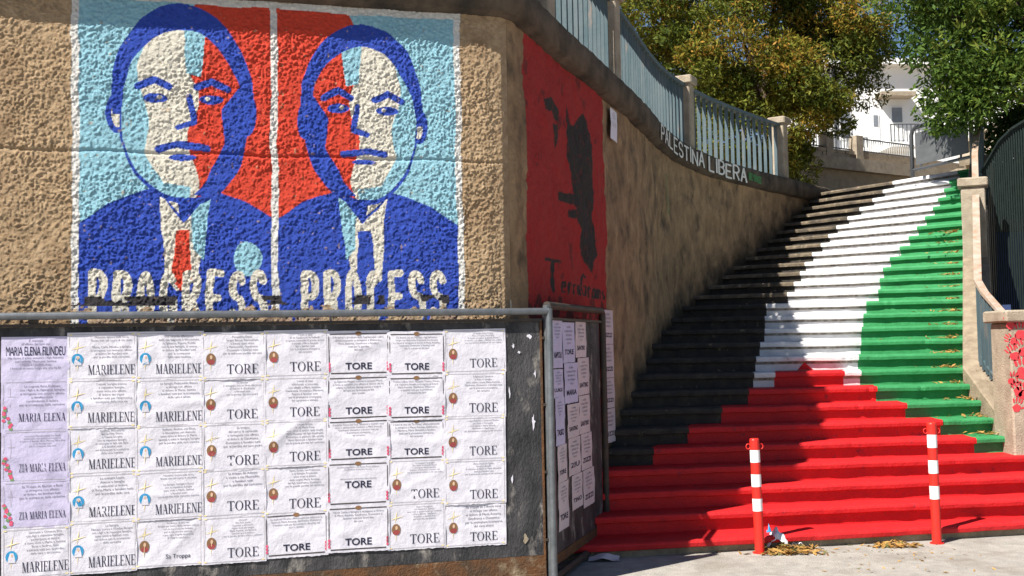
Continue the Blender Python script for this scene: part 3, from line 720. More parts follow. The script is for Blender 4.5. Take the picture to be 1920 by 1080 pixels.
DATA = {
 (0, 0): ('F', 'MARIA ELENA FILINDEU', ["E' mancata", "all'affetto dei suoi cari", '', '', 'VED. SORIGHE', 'Ne danno il triste annuncio i figli Antonio', 'con Luciella, Maria con Santino', "i nipoti e i parenti tutti", 'I funerali avranno luogo alle ore 16.30'], 'first death notice, black sans capitals MARIA ELENA FILINDEU', 'lilac'),
 (0, 1): ('R', 'MARIA ELENA', ['La cognata Rosa Fodaneu', 'con i figli e le rispettive famiglie', 'si stringono con sincero affetto', 'ai familiari tutti,', 'condividendo il dolore', 'per la scomparsa della carissima'], 'lilac notice with pink roses reading MARIA ELENA, without ZIA', 'lilac'),
 (0, 2): ('R', 'ZIA MARIA ELENA', ['La comare Mariantonietta con Paolo', 'partecipano con sincera commozione', 'al dolore di Bascale, Bora, Martina, Maria Pina', 'e dei familiari tutti', 'per la scomparsa della cara'], 'upper of two lilac rose notices reading ZIA MARIA ELENA', 'lilac'),
 (0, 3): ('R', 'ZIA MARIA ELENA', ['Sa Troppa de Bascale e Bora', 'si stringono con affetto', 'al dolore dei familiari tutti', 'per la scomparsa della carissima'], 'lower of two lilac rose notices reading ZIA MARIA ELENA', 'lilac'),
 (0, 4): ('M', 'MARIELENE', ['Giovanni e Ortensia Pira', 'con figli e rispettive famiglie,', 'partecipano al dolore', 'e sono vicini a Mario e Santina,', 'Rosa e Andrea, Italo', 'e parenti tutti per la perdita', 'della cara e dolcissima'], 'notice MARIELENE directly under the lilac rose notices', 'paper'),
 (1, 0): ('M', 'MARIELENE', ['Nessuno muore sulla terra', 'finche vive nel cuore di chi resta', '', 'Maria, Carlo Filindeu e famiglia', 'si stringono con immenso affetto', 'al dolore dei familiari tutti', 'per la perdita della carissima'], None, 'paper'),
 (1, 1): ('M', 'MARIELENE', ['I nipoti Sorighe Lovicu', 'e rispettive famiglie', 'sono vicini con affetto', 'al dolore dei cugini', "e familiari tutti per l'improvvisa", 'scomparsa della cara zia'], None, 'paper'),
 (1, 2): ('M', 'MARIELENE', ['Serafino, Annamaria,', 'Banne Pilia, Pietro', 'e Tatana Sorighe', 'con le rispettive famiglie', 'si uniscono ai figli, alle figlie', 'e ai familiari tutti', 'nel dolore per la scomparsa', 'della cara mamma'], None, 'paper'),
 (1, 3): ('M', 'MARIELENE', ['La comare Laura,', 'Antoni e famiglia', 'si uniscono al dolore', 'di Rosa Maria e familiari tutti', 'per la perdita della cara'], None, 'paper'),
 (1, 4): ('M', 'MARIELENE', ['Le famiglie', 'Filindeu Lovicu e Filindeu Baingio', 'con i figli e le rispettive famiglie,', 'sono vicini ai familiari tutti,', 'nel dolore per la scomparsa', 'della carissima'], None, 'paper'),
 (2, 0): ('M', 'MARIELENE', ['Nel ricordo affettuoso', 'della sua saggezza e discrezione,', 'la figlioccia Pippina Puddu', 'con la sua famiglia, si unisce', 'al dolore dei familiari tutti', 'per la scomparsa', 'della cara madrina'], None, 'paper'),
 (2, 1): ('M', 'MARIELENE', ['La famiglia Pichereddu Biancu', 'si stringe con affetto', 'al dolore di Mario, Santina', 'e familiari tutti per la scomparsa', 'della cara e amata'], None, 'paper'),
 (2, 2): ('M', 'MARIELENE', ['Raffaela, Andrea con Elena', 'e Giuseppina con Antonio', 'sono vicini al dolore di Mario,', 'Santina e tutta la famiglia Sorighe', 'per la perdita della cara mamma'], None, 'paper'),
 (2, 3): ('M', 'MARIELENE', ['Nessuno muore sulla terra', 'finche vive nel cuore di chi resta', '', 'La famiglia Garippa e Succu', 'con le rispettive famiglie', 'sono vicini a Mario, Santina', 'e familiari tutti', 'per la perdita della carissima mamma'], None, 'paper'),
 (2, 4): ('J', 'Sa Troppa', ["All'Amico di una vita:", 'Grazie per averci fatto sempre ridere', 'con le tue ironiche battute,', 'per la tua sincera amicizia', 'e per ogni singolo momento', 'di allegria condiviso.'], 'notice in bold italics signed Sa Troppa', 'paper'),
 (3, 0): ('J', 'TORE', ['Pasqualina Dessi,', 'Sergio Becco, Gianmichele', 'e Laura, sono vicini', 'a Mariassunta, Gianfranca,', 'Domenico e familiari tutti', 'per la dolorosa perdita del caro'], None, 'paper'),
 (3, 1): ('J', 'TORE', ['Le amiche', 'si stringono con un forte abbraccio', 'al dolore di Gianfranca', 'e familiari tutti', 'per la perdita del caro padre'], None, 'paper'),
 (3, 2): ('J', 'TORE', ['Sa troppa', 'del carro di carnevale', 'si stringono con affetto', 'al dolore di Gianfranca,', 'Domenico e familiari tutti', 'per la perdita del caro padre'], None, 'paper'),
 (3, 3): ('J', 'TORE', ['Sa troppa de Adetzo', 'e vicina a ziu Maureddu', 'e familiari tutti', 'per la perdita del carissimo'], None, 'paper'),
 (3, 4): ('J', 'TORE', ['Oropa!!!', 'Abo fena mazza.', 'Increduli e addolorati', 'siamo vicini alla moglie', 'Maria Assunta, alla figlioccia', 'Gianfranca e Domenico', 'per la perdita del caro amico e compare'], None, 'paper'),
 (4, 0): ('J', 'TORE', ['I vicini di casa', 'di via Carducci e via Raffaello', 'in questo momento di grande dolore', 'si stringe a Maria Assunta,', 'figli e familiari tutti', 'per la prematura scomparsa', 'del carissimo'], None, 'paper'),
 (4, 1): ('J', 'TORE', ['I vicini di casa', 'addolorati, si uniscono', 'con affetto a Maria Assunta,', 'Gianfranca, Domenico, Marianna,', 'Pippina e familiari tutti', 'per la prematura scomparsa', 'del carissimo e stimato'], None, 'paper'),
 (4, 2): ('J', 'TORE', ['I vicini di casa', 'di via Mario Piras', 'sono vicini al dolore della moglie', 'Maria Assunta, dei figli Gianfranca,', 'Domenico, ai genitori, alla sorella', 'Maria Giovanna e familiari tutti', 'per la grande perdita del carissimo'], None, 'paper'),
 (4, 3): ('J', 'TORE', ['Sanna Grazia con Francesca', 'e le famiglie Fronteddu', 'sono vicini al dolore', 'della moglie Maria Assunta,', 'dei figli Gianfranca, Domenico,', 'per la grande perdita del carissimo'], None, 'paper'),
 (4, 4): ('B', 'TORE', ['La madrina Nicolina affettuosamente abbraccia la', 'figlioccia Maria Assunta, Gianfranca, Domenico', 'e familiari tutti per la prematura dipartita del', 'caro e stimato'], None, 'paper'),
 (5, 0): ('B', 'TORE', ['I dirigenti e giocatori della Supramonte calcio', 'affettuosamente si stringono a Domenico', 'Maria Assunta, Gianfranca e familiari', 'tutti per la perdita', 'del caro'], None, 'paper'),
 (5, 1): ('B', 'TORE', ['La figlioccia Margot insieme ai compari Mario', 'e Anna si uniscono con affetto al dolore che ha', 'colpito la madrina Mariagiovanna e tutta la', 'famiglia per la scomparsa del', 'caro fratello'], None, 'paper'),
 (5, 2): ('B', 'TORE', ['Il padrino Pietro con Pina, Salvatore e Carmen sono', 'vicini in questo triste momento a Maria Assunta,', 'Gianfranca, Domenico e familiari tutti per', 'la prematura scomparsa', 'del carissimo'], None, 'paper'),
 (5, 3): ('B', 'TORE', ['Giovanna Luisa Sanna e zia Teresa Puddu piangono', 'la prematura scomparsa del caro', '', '', '', 'affettuosamente abbracciano Maria Assunta', 'e familiari'], None, 'paper'),
 (5, 4): ('B', 'TORE', ['Nicola Sanna e famiglia si stringono al dolore', 'di Maria Assunta, Gianfranca, Domenico e', 'familiari tutti per la perdita', 'del caro'], None, 'paper'),
 (6, 0): ('B', 'TORE', ['Zia Rosina con zio Nandino i figli Salvatore,', 'Sergio con Antonella, Francesca con Cosima', 'e i nipoti si stringono al dolore di Maria Assunta,', 'Gianfranca, Domenico e familiari tutti', 'per la scomparsa del caro'], None, 'paper'),
 (6, 1): ('B', 'TORE', ['Tonino, Lillina, Gino, Pasquale, Tonara, Franca,', 'e le rispettive famiglie si stringono al dolore', 'Maria Assunta, Gianfranca, Domenico', 'e familiari tutti per la prematura', 'scomparsa del caro'], None, 'paper'),
 (6, 2): ('B', 'TORE', ['I vicini di casa de "Sa Pozza" affettuosamente', 'si stringono a Maria Assunta, Gianfranca,', 'Marianna, Maria Giovanna e familiari', 'tutti per la prematura scomparsa', 'del carissimo'], None, 'paper'),
 (6, 3): ('J', 'TORE', ['Gli educatori del gruppo', '"Sos edales de Antonia Mesina"', 'si stringono affettuosamente', 'al dolore di Domenico e familiari tutti', 'per la prematura scomparsa del caro padre'], None, 'paper'),
 (6, 4): ('J', 'TORE', ['Ziana e Giuseppina,', 'con Marianna e Gonario', 'sono vicini in questo doloroso momento', 'a Maria Assunta, Gianfranca,', 'Domenico e familiari tutti', 'per la perdita del carissimo'], None, 'paper'),
 (7, 0): ('J', 'TORE', ['Le famiglie Floris Porma,', 'Floris Corraine, Floris Salis,', 'In questo momento di grande dolore', 'si uniscono con affetto a Micheli, Lisa e Nania', 'per la prematura scomparsa del caro nipote'], None, 'paper'),
 (7, 1): ('J', 'TORE', ['Il figlioccio Salvatore', 'e tutta la famiglia', 'sono vicini a nonna Maria Assunta,', 'Gianfranca, Domenico e familiari tutti', 'per la prematura scomparsa', 'del carissimo'], None, 'paper'),
 (7, 2): ('J', 'TORE', ['I cugini Antonio e Salvatore Musina,', 'con Elena e Mariangela,', 'si stringono a Maria Assunta,', 'Domenico e Gianfranca,', 'per la prematura scomparsa del carissimo'], None, 'paper'),
 (7, 3): ('J', 'TORE', ['Ziana Carta con Egidio,', 'Simona e famiglia', 'si uniscono al dolore di Maria Giovanna,', 'Sandro e familiari tutti', 'per la prematura scomparsa del carissimo'], None, 'paper'),
 (7, 4): ('J', 'TORE', ["Sa troppa de S'ilhesia nova", 'si stringe con affetto', 'al dolore di Maria Assunta,', 'Gianfranca e Domenico', 'per la prematura scomparsa', 'del caro amico'], None, 'paper'),
}
def first_words(L):
    t = next(x for x in L if x and 'Nessuno' not in x and 'finche' not in x and 'ricordo' not in x)
    return ' '.join((t if t != 'I vicini di casa' else t + ' ' + L[1]).replace('"', '').replace(',', '').split()[:7])
for (c, r), (kind, nm, lines, lab, tint) in DATA.items():
    xm = (cols_px[c] + cols_px[c + 1]) / 2
    s0 = bs(cols_px[c], (tops[c][r] + tops[c][r + 1]) / 2)[0]; s1 = bs(cols_px[c + 1], (tops[c][r] + tops[c][r + 1]) / 2)[0]
    z1 = bs(xm, tops[c][r])[1]; z0 = bs(xm, tops[c][r + 1])[1]
    if lab is None:
        lab = {'M': 'blue-disc death notice MARIELENE starting "%s"', 'J': 'serif TORE death notice starting "%s"', 'B': 'dark-bordered bold TORE death notice starting "%s"'}[kind] % first_words(lines)
    sheet(bpt, s0 + random.uniform(-.003, .003), z1 + random.uniform(-.003, .003), s1 - s0 + .012, z1 - z0 + .010, kind, nm, lines, lab, tint, 'death notices on the long board', random.uniform(-.008, .008), .003 + .0012 * ((c * 3 + r) % 5))
# torn remnants on the bare strip of the long board
for i, (px, py, w_, h_) in enumerate(((992, 630, .05, .035), (962, 648, .03, .03), (1000, 790, .035, .10), (1003, 700, .025, .05), (955, 735, .022, .07), (960, 900, .02, .06), (985, 1010, .06, .07), (972, 660, .05, .02))):
    s, z = bs(px, py); rg = random.Random(i); mb = MB()
    P_ = [(s + w_ * .4 * rg.uniform(.2, 1.1) * math.cos(a), z + h_ * .6 * rg.uniform(.2, 1.15) * math.sin(a)) for a in np.linspace(0, 2 * math.pi, 11)[:-1]]
    mb.add([bpt(a, b, .002 + .0005 * i) for a, b in P_], [tuple(range(10))]); mb.build('torn_scrap', M['paper'] if i != 6 else M['block'], board)
# sheets on the turned board
def s2(px):
    lo, hi = 0.0, L2
    for _ in range(40):
        m_ = (lo + hi) / 2
        if proj(b2(m_, 1.2))[0] < px: lo = m_
        else: hi = m_
    return lo
def z2(px, py): return atPlane(px, py, b2(0, 0), N2).z
E2 = [(1037, 1056, 598, 690, 'lilac', 'X', 'NAPOLI', 'topmost lilac notice by the pipe on the turned board'), (1037, 1056, 692, 745, 'lilac', 'X', 'LUIGI', 'lilac notice below the topmost one by the pipe on the turned board'),
      (1040, 1057, 745, 835, 'lilac', 'X', 'TASIO', 'lilac notice reading TASIO on the turned board'), (1042, 1059, 835, 905, 'pinkpaper', 'X', 'TORE', 'pinkish notice reading TORE on the turned board'),
      (1043, 1062, 905, 995, 'pinkpaper', 'X', 'TORE', 'lowest pinkish notice by the pipe on the turned board'), (1056, 1079, 605, 680, 'lilac', 'X', 'TORE', 'upper lilac notice in the middle of the turned board'),
      (1058, 1083, 680, 755, 'lilac', 'X', 'MARIA', 'lilac notice with a rose in the middle of the turned board'), (1062, 1084, 757, 820, 'pinkpaper', 'X', 'SANTINO', 'pinkish serif SANTINO notice in the middle of the turned board'),
      (1064, 1086, 820, 890, 'pinkpaper', 'X', 'ZIU', 'pinkish notice with a twig line in the middle of the turned board'), (1068, 1088, 890, 955, 'pinkpaper', 'X', 'TINO', 'lowest pinkish notice in the middle of the turned board'),
      (1080, 1100, 603, 670, 'pinkpaper', 'X', 'SANTINO', 'topmost bold SANTINO notice on the turned board'), (1083, 1104, 671, 740, 'pinkpaper', 'X', 'SANTINO', 'second bold SANTINO notice on the turned board'),
      (1085, 1105, 741, 812, 'pinkpaper', 'X', 'SANTINO', 'pinkish SANTINO notice under the two bold ones on the turned board'), (1087, 1107, 812, 880, 'pinkpaper', 'X', 'ZIZZI', 'pinkish ZIZZI notice with a framed text on the turned board'), (1089, 1110, 880, 950, 'pinkpaper', 'X', 'ZIZZI', 'lowest ZIZZI notice on the turned board')]
for i, (xa, xb_, ya, yb, tint, kind, nm, lab) in enumerate(E2):
    s0, s1 = s2(xa), s2(xb_); xm = (xa + xb_) / 2
    z1, z0 = z2(xm, ya), z2(xm, yb)
    sheet(b2, s0, z1, s1 - s0, z1 - z0, kind, nm, ['con affetto', 'si stringono al dolore', 'dei familiari tutti', 'per la scomparsa', 'del caro'], lab, tint, 'notices on the turned board', random.uniform(-.01, .01), .003 + .0013 * (i % 4))
# sheets pasted on the curved wall itself
def wpt(a, z, off=0):
    x, y, nx, ny = [float(q) for q in path(a)]; return Vector((x + nx * off, y + ny * off, z))
aw0, aw1 = a_at_px(1127, 1.5, .02), a_at_px(1149, 1.5, .02)
zy = lambda a, py: atPlane(1138, py, wpt(a, 1.5), (path(a)[2], path(a)[3], 0)).z
for i, (ya, yb, lab) in enumerate(((582, 645, 'topmost white sheet pasted on the curved wall beside the turned board'), (646, 708, 'second white sheet pasted on the curved wall beside the turned board'), (709, 765, 'third sheet down on the curved wall, small red mark on its edge'), (766, 830, 'lowest torn sheet on the curved wall beside the turned board'))):
    am = (aw0 + aw1) / 2
    sheet(wpt, aw0, zy(am, ya), aw1 - aw0, zy(am, ya) - zy(am, yb), 'X', 'ZIZZI', ['con affetto', 'si stringono al dolore', 'dei familiari tutti', 'per la scomparsa'], lab, 'pinkpaper', 'sheets pasted on the curved wall', 0, .03)
ah0, ah1 = a_at_px(1146, 3.0, .02), a_at_px(1158, 3.0, .02)
zq = lambda py: atPlane(1152, py, wpt((ah0 + ah1) / 2, 3), (path(ah0)[2], path(ah0)[3], 0)).z
sheet(wpt, ah0, zq(212), ah1 - ah0, zq(212) - zq(268), 'X', '', ['avviso', 'ordinanza', 'comune', '', 'divieto di sosta', 'dalle ore 8'], 'single white printed sheet stuck high on the curved wall beside the red panel', 'paper', None, -.03, .03)

bpy.context.view_layer.update()
dg = bpy.context.evaluated_depsgraph_get()
def grab(o):
    e = o.evaluated_get(dg); me = e.to_mesh()
    v = [(q.co.x, q.co.y) for q in me.vertices]; f = [tuple(p.vertices) for p in me.polygons]; e.to_mesh_clear(); return v, f
for p in POSTERS:
    p['bm'] = grab(p['body']) if p['body'] else None
    p['gm'] = grab(p['big']) if p['big'] else None
for p in POSTERS:
    for k in ('body', 'big'):
        if p[k]: cu = p[k].data; bpy.data.objects.remove(p[k]); bpy.data.curves.remove(cu)
def disc(cx, cy, rx, ry, n=16): return [(cx + rx * math.cos(2 * math.pi * i / n), cy + ry * math.sin(2 * math.pi * i / n)) for i in range(n)]
for ip, p in enumerate(POSTERS):
    rg = np.random.default_rng(500 + ip); f, s0, z1, W, H = p['f'], p['s0'], p['z1'], p['w'], p['h']; ca, sa = math.cos(p['rot']), math.sin(p['rot'])
    cr_ = [(rg.uniform(0, W), rg.uniform(.0, math.pi), rg.uniform(.001, .0028)) for _ in range(4)]; ph = rg.uniform(0, 6, 4)
    def disp(u, v):
        d = .0016 * math.sin(u * 21 + ph[0]) * math.sin(v * 25 + ph[1])
        for c0, an, am in cr_:
            q = (u - c0) * math.cos(an) + (v + H / 2) * math.sin(an); d += am * math.exp(-(q / .022) ** 2)
        return d
    def T(u, v, lift):
        lift *= 1.8
        #                     # u right, v down (negative) from the top-left corner
        uu, vv = u * ca - v * sa, u * sa + v * ca
        return f(s0 + uu, z1 + vv, p['off'] + disp(u, v) + lift)
    c0 = T(W / 2, -H, 0)
    t = thing('death_notice' if p['cat'] == 'notice' else 'sheet', p['label'], 'notice', c0, p['group'])
    nx_, ny_ = 26, 20
    mb = MB(); vs_ = []
    ju = rg.normal(0, .0012, nx_ + 1)
    for j in range(ny_ + 1):
        for i in range(nx_ + 1):
            u, v = W * i / nx_, -H * j / ny_
            ex = 0
            if j == ny_: v += ju[i] * 1.2
            vs_.append(T(u, v, 0))
    mb.add(vs_, [(j * (nx_ + 1) + i, (j + 1) * (nx_ + 1) + i, (j + 1) * (nx_ + 1) + i + 1, j * (nx_ + 1) + i + 1) for j in range(ny_) for i in range(nx_)])
    sh = mb.build('paper_sheet', M[p['tint']], t, True)
    def poly2(mb, P_, lift=.0008): mb.add([T(a, b, lift) for a, b in P_], [tuple(range(len(P_)))])
    def rect(mb, a, b, c, d, lift=.0008):
        n = max(1, int((c - a) / .03))
        for i in range(n):
            x0, x1 = a + (c - a) * i / n, a + (c - a) * (i + 1) / n
            poly2(mb, [(x0, d), (x1, d), (x1, b), (x0, b)], lift)
    k = p['kind']; left = .30 if k in 'MJ' else (.22 if k == 'R' else .08)
    cx = W * (left + .97) / 2 if k in 'MJR' else W / 2
    # body text
    if p['bm']:
        v, fc = p['bm']; xs = [q[0] for q in v]; ys = [q[1] for q in v]
        tw, th = max(xs) - min(xs), max(ys) - min(ys)
        if k in 'MJ': box = (W * .60, H * .50); yt = -H * .08
        elif k == 'R': box = (W * .66, H * .50); yt = -H * .10
        elif k == 'B': box = (W * .80, H * .34); yt = -H * .12
        elif k == 'F': box = (W * .80, H * .84); yt = -H * .06
        else: box = (W * .66, H * .46); yt = -H * .08
        sc = min(box[0] / tw, box[1] / th); sx = sc if k not in 'X' else box[0] / tw
        sy = sc
        mb = MB(); my = max(ys); mx = (max(xs) + min(xs)) / 2
        mb.add([T(cx + (a - mx) * sx, yt + (b - my) * sy, .0008) for a, b in v], fc)
        mb.build('small_text', M['inkgrey'], t)['kind'] = 'stuff'
    # the name
    mb = MB()
    if k in 'MJR' and p['name'] and p['name'] != 'Sa Troppa':
        qs, tw = serif_word(p['name'])
        nh = H * (.155 if k == 'R' else .20); sx = nh
        if tw * sx > W * .68: sx = W * .68 / tw
        if p['name'] == 'TORE': sx = nh * 1.0
        x0 = cx - tw * sx / 2; y0 = -H * (.88 if k != 'R' else .80)
        for q in qs: poly2(mb, [(x0 + a * sx, y0 + b * nh) for a, b in q], .0009)
        mb.build('name_lettering', M['ink'], t)
    elif p['gm']:
        v, fc = p['gm']; xs = [q[0] for q in v]; ys = [q[1] for q in v]; tw, th = max(xs) - min(xs), max(ys) - min(ys)
        if k == 'F': bw, bh, yb_ = W * .86, H * .20, -H * .42
        elif k == 'J': bw, bh, yb_ = W * .36, H * .12, -H * .86
        elif k == 'B': bw, bh, yb_ = W * .42, H * .155, (-H * .86 if 'Giovanna Luisa' not in p['lines'][0] else -H * .60)
        else: bw, bh, yb_ = W * .74, H * .13, -H * .80
        mx = (max(xs) + min(xs)) / 2; y_ = min(ys)
        mb.add([T(cx + (a - mx) * bw / tw, yb_ + (b - y_) * bh / th, .0009) for a, b in v], fc)
        mb.build('name_lettering', M['ink'], t)
    # border, ornaments
    mb = MB(); e = .012
    if k in 'MJR':
        for yy in (-e, -H + e): rect(mb, e * 2, yy - .0013, W - e * 2, yy + .0013)
        for xx in (e, W - e): rect(mb, xx - .0012, -H + e * 2, xx + .0012, -e * 2)
        mb.build('border_line', M['line'], t)['kind'] = 'stuff'
    elif k == 'B':
        rect(mb, .02, -.024, W - .02, -.018); rect(mb, .025, -H + .016, W - .025, -H + .023)
        for xx in (.012, W - .016): poly2(mb, [(xx, -H + .03), (xx + .006, -H + .03), (xx + .004, -.04), (xx, -.03)])
        mb.build('border_line', M['dark_iron'], t)['kind'] = 'stuff'
        mb = MB(); poly2(mb, disc(W * .5, -.018, .020, .013), .0012); mb.build('rose_ornament', M['brownp'], t)
        mb = MB()
        for xx in (.016, W - .016):
            for yy in (.07, .09, .11): poly2(mb, disc(xx, -H + yy - .03, .008, .010, 8), .0012)
        mb.build('rose_ornament', M['pinkp'], t)['kind'] = 'stuff'
    if k in 'MJ':
        mb = MB(); gx = W * .145
        for (u, v, l, an) in ((gx, -H * .30, .045, 1.4), (gx + .004, -H * .32, .05, .25), (gx, -H * .62, .06, 1.5)):
            dx, dy = math.cos(an) * l, math.sin(an) * l; nx2, ny2 = -math.sin(an) * .004, math.cos(an) * .004
            poly2(mb, [(u - dx, v - dy), (u + nx2, v + ny2), (u + dx, v + dy), (u - nx2, v - ny2)], .0008)
        for xx, yy in ((.02, -.014), (W - .02, -.014), (.02, -H + .014), (W - .02, -H + .014)): poly2(mb, disc(xx, yy, .010, .005, 8), .0010)
        mb.build('gold_ornament', M['gold'], t)['kind'] = 'stuff'
        py = -H * .56; mb = MB()
        if k == 'M':
            poly2(mb, disc(gx, py, .033, .036), .0011); em = mb.build('picture', M['bluep'], t)
            mb = MB(); poly2(mb, [(gx - .022, py - .034), (gx + .022, py - .034), (gx + .018, py - .004), (gx + .010, py + .022), (gx - .008, py + .022), (gx - .016, py - .004)], .0014); mb.build('veil', M['paper'], em)
            mb = MB(); poly2(mb, disc(gx + .002, py + .008, .006, .009, 10), .0017); mb.build('face', M['skinp'], em)
        else:
            poly2(mb, disc(gx, py, .029, .036), .0011); em = mb.build('picture', M['brownp'], t)
            mb = MB(); poly2(mb, [(gx - .024, py - .022), (gx - .008, py - .034), (gx + .014, py - .034), (gx + .026, py - .018), (gx + .012, py - .004), (gx - .012, py - .004)], .0014); mb.build('robe', M['redp'], em)
            mb = MB(); poly2(mb, disc(gx + .002, py + .011, .008, .013, 10), .0017); mb.build('face', M['skinp'], em)
    if k == 'R':
        mb = MB()
        rect(mb, .035, -H * .32 - .001, .075, -H * .32 + .001); rect(mb, .050, -H * .52, .052, -H * .16); mb.build('cross_ornament', M['line'], t)['kind'] = 'stuff'
        mb = MB(); ml = MB()
        for i in range(11):
            u, v = .012 + rg.uniform(0, .055) * (1 - i / 14), -H + .02 + i * .0125
            (mb if i % 3 else ml) and poly2(mb if i % 3 else ml, disc(u, v, .011, .010, 9), .0010 + i * .00005)
        mb.build('rose_ornament', M['pinkp'], t)['kind'] = 'stuff'; ml.build('leaf_ornament', M['leafp'], t)['kind'] = 'stuff'

# ------------------------------------------------------------------ right side of the stairs: stringer, pillar, post, handrail
def edge(k):
    X, Y, m_ = stepline(k); x = right_x(k) if k > 4 else 4.50
    return Vector((x, Y + m_ * (x - X), k * RI))
ks = np.linspace(5.0, 27.6, 60); E_ = [edge(k) for k in ks]
side = thing('stair_kerb', 'sloping bare concrete kerb along the green edge of the steps', 'kerb', (4.6, 10.8, .6))
rows = []
for i, e in enumerate(E_):
    t_ = (E_[min(i + 1, 59)] - E_[max(i - 1, 0)]); t_.z = 0; t_.normalize(); r_ = Vector((t_.y, -t_.x, 0))
    j = random.uniform(-.008, .008)
    for o_, dz in ((0, -.5), (0, .10 + j), (.012, .115 + j), (.29, .12 + j), (.30, .10), (.30, -1.6)): rows.append(e + r_ * o_ + Vector((0, 0, dz)))
mb = MB(); mb.add(rows, [(i * 6 + j, (i + 1) * 6 + j, (i + 1) * 6 + j + 1, i * 6 + j + 1) for i in range(59) for j in range(5)]); mb.build('kerb_body', M['stringer'], side)
def perp(k):
    t_ = edge(k + .3) - edge(k - .3); t_.z = 0; t_.normalize(); return t_, Vector((t_.y, -t_.x, 0))
# pillar with handprints
pil = thing('concrete_pillar', 'square concrete pillar daubed with red handprints at the foot of the handrail', 'pillar', (4.8, 10.55, .55))
mb = MB(); mb.box((4.84, 10.56, 1.17), (.72, .42, 1.24), 0, .015); mb.build('shaft', M['concrete'], pil)
mb = MB(); mb.box((4.84, 10.56, 1.845), (.82, .52, .11), 0, .015); mb.build('cap', M['concrete'], pil)
def hand(cx, cz, s, rot, k):
    rg = random.Random(k); mb = MB(); y = 10.347
    def blob(u, v, rx, ry, an):
        P = []
        for i in range(12):
            a = 2 * math.pi * i / 12; q = rg.uniform(.8, 1.12)
            x_, z_ = rx * q * math.cos(a), ry * q * math.sin(a)
            x_, z_ = x_ * math.cos(an) - z_ * math.sin(an) + u, x_ * math.sin(an) + z_ * math.cos(an) + v
            P.append((cx + s * (x_ * math.cos(rot) - z_ * math.sin(rot)), y, cz + s * (x_ * math.sin(rot) + z_ * math.cos(rot))))
        mb.add(P, [tuple(range(12))])
    blob(0, 0, .038, .04, 0)
    for u, v, an, l in ((-.036, .062, .3, .026), (-.012, .078, .1, .032), (.013, .078, -.1, .03), (.035, .062, -.3, .024), (.055, .012, -1.0, .024)): blob(u, v, .009, l, an)
    mb.build('handprint', M['handred'], pil)
for i, (px, py, s, r) in enumerate(((1893, 610, 1.0, .2), (1912, 628, 1.25, -.1), (1901, 668, 1.1, .5), (1915, 700, 1.5, 0), (1896, 715, .9, -.4), (1908, 735, 1.1, .2), (1899, 640, .9, 1), (1917, 660, 1.2, .3), (1905, 765, 1.0, -.2), (1917, 740, 1.1, .1), (1950, 680, 1.2, 0))):
    p = atY(px + 1, py, 10.35); hand(p.x, p.z, s, r, i)
# side face prints are faint: none
# post further up
kp = 17.0; tp, rp = perp(kp); e = edge(kp); pc = e + rp * .14
post = thing('concrete_post', 'capped concrete post halfway up the green edge of the steps', 'post', (pc.x, pc.y, e.z))
rz = math.atan2(rp.y, rp.x)
mb = MB(); mb.box((pc.x, pc.y, e.z + .44), (.27, .24, .92), rz, .012); mb.build('shaft', M['concrete'], post)
mb = MB(); mb.box((pc.x, pc.y, e.z + .955), (.34, .31, .11), rz, .015); mb.build('cap', M['concrete'], post)
sb = bpy.data.meshes.new('stair_bar'); q = MB(); q.box((0, 0, .4), (.045, .012, .8)); sb.from_pydata(q.v, [], q.f); sb.materials.append(M['teal'])
def stairrail(k0, k1, label, ztop0, ztop1, railmat, n):
    m0 = edge((k0 + k1) / 2)
    t = thing('stair_handrail', label, 'railing', m0)
    top = []
    for i in range(13):
        k = k0 + (k1 - k0) * i / 12; tt, rr = perp(k); top.append(edge(k) + rr * .17 + Vector((0, 0, ztop0 + (ztop1 - ztop0) * i / 12)))
    mb = MB()
    for a, b in zip(top[:-1], top[1:]): mb.bar(a, b + (b - a) * .02, .075, .03)
    mb.build('top_rail', railmat, t)
    mb = MB()
    low = [p - Vector((0, 0, .72)) for p in top]
    for a, b in zip(low[:-1], low[1:]): mb.bar(a, b + (b - a) * .02, .04, .015)
    mb.build('bottom_rail', M['teal'], t)
    for i in range(n):
        k = k0 + (k1 - k0) * (i + .5) / n; tt, rr = perp(k); b = edge(k) + rr * .17
        zt = ztop0 + (ztop1 - ztop0) * (i + .5) / n
        inst('baluster', sb, (b.x, b.y, b.z + zt - .80), math.atan2(rr.y, rr.x), t)
stairrail(6.0, 16.5, 'rusty-topped handrail running down the steps to the handprint pillar', .95, .86, M['rail_rust'], 34)
stairrail(17.5, 27.4, 'upper handrail climbing from the capped post to the landing', .88, .88, M['rail_rust'], 26)

# yard walls added beside the stairs, the deep shade there put into their colour
sh = thing('yard_wall', 'stand-in yard wall, blue darkened for shade, beside the steps behind the handprint pillar', 'wall', (8, 15, 0))
for nm, c, sz, m_ in (('back_wall', (8.2, 16.9, 1.6), (5.0, .2, 3.2), M['darkblue']),
                      ('side_wall', (10.4, 15, 1.6), (.2, 3.6, 3.2), M['darkblue']), ('floor', (8.2, 14.9, .05), (4.6, 3.8, .06), M['coping'])):
    mb = MB(); mb.box(c, sz, 0, .01); mb.build(nm, m_, sh)
mb = MB(); w0 = [edge(k) + perp(k)[1] * .42 for k in (11.5, 14, 17, 20, 23, 26)]
for a, b in zip(w0[:-1], w0[1:]): mb.bar(Vector((a.x, a.y, 1.0)), Vector((b.x, b.y, 1.0)), .12, 2.0)
mb.build('stair_side_wall', M['darkblue'], sh)

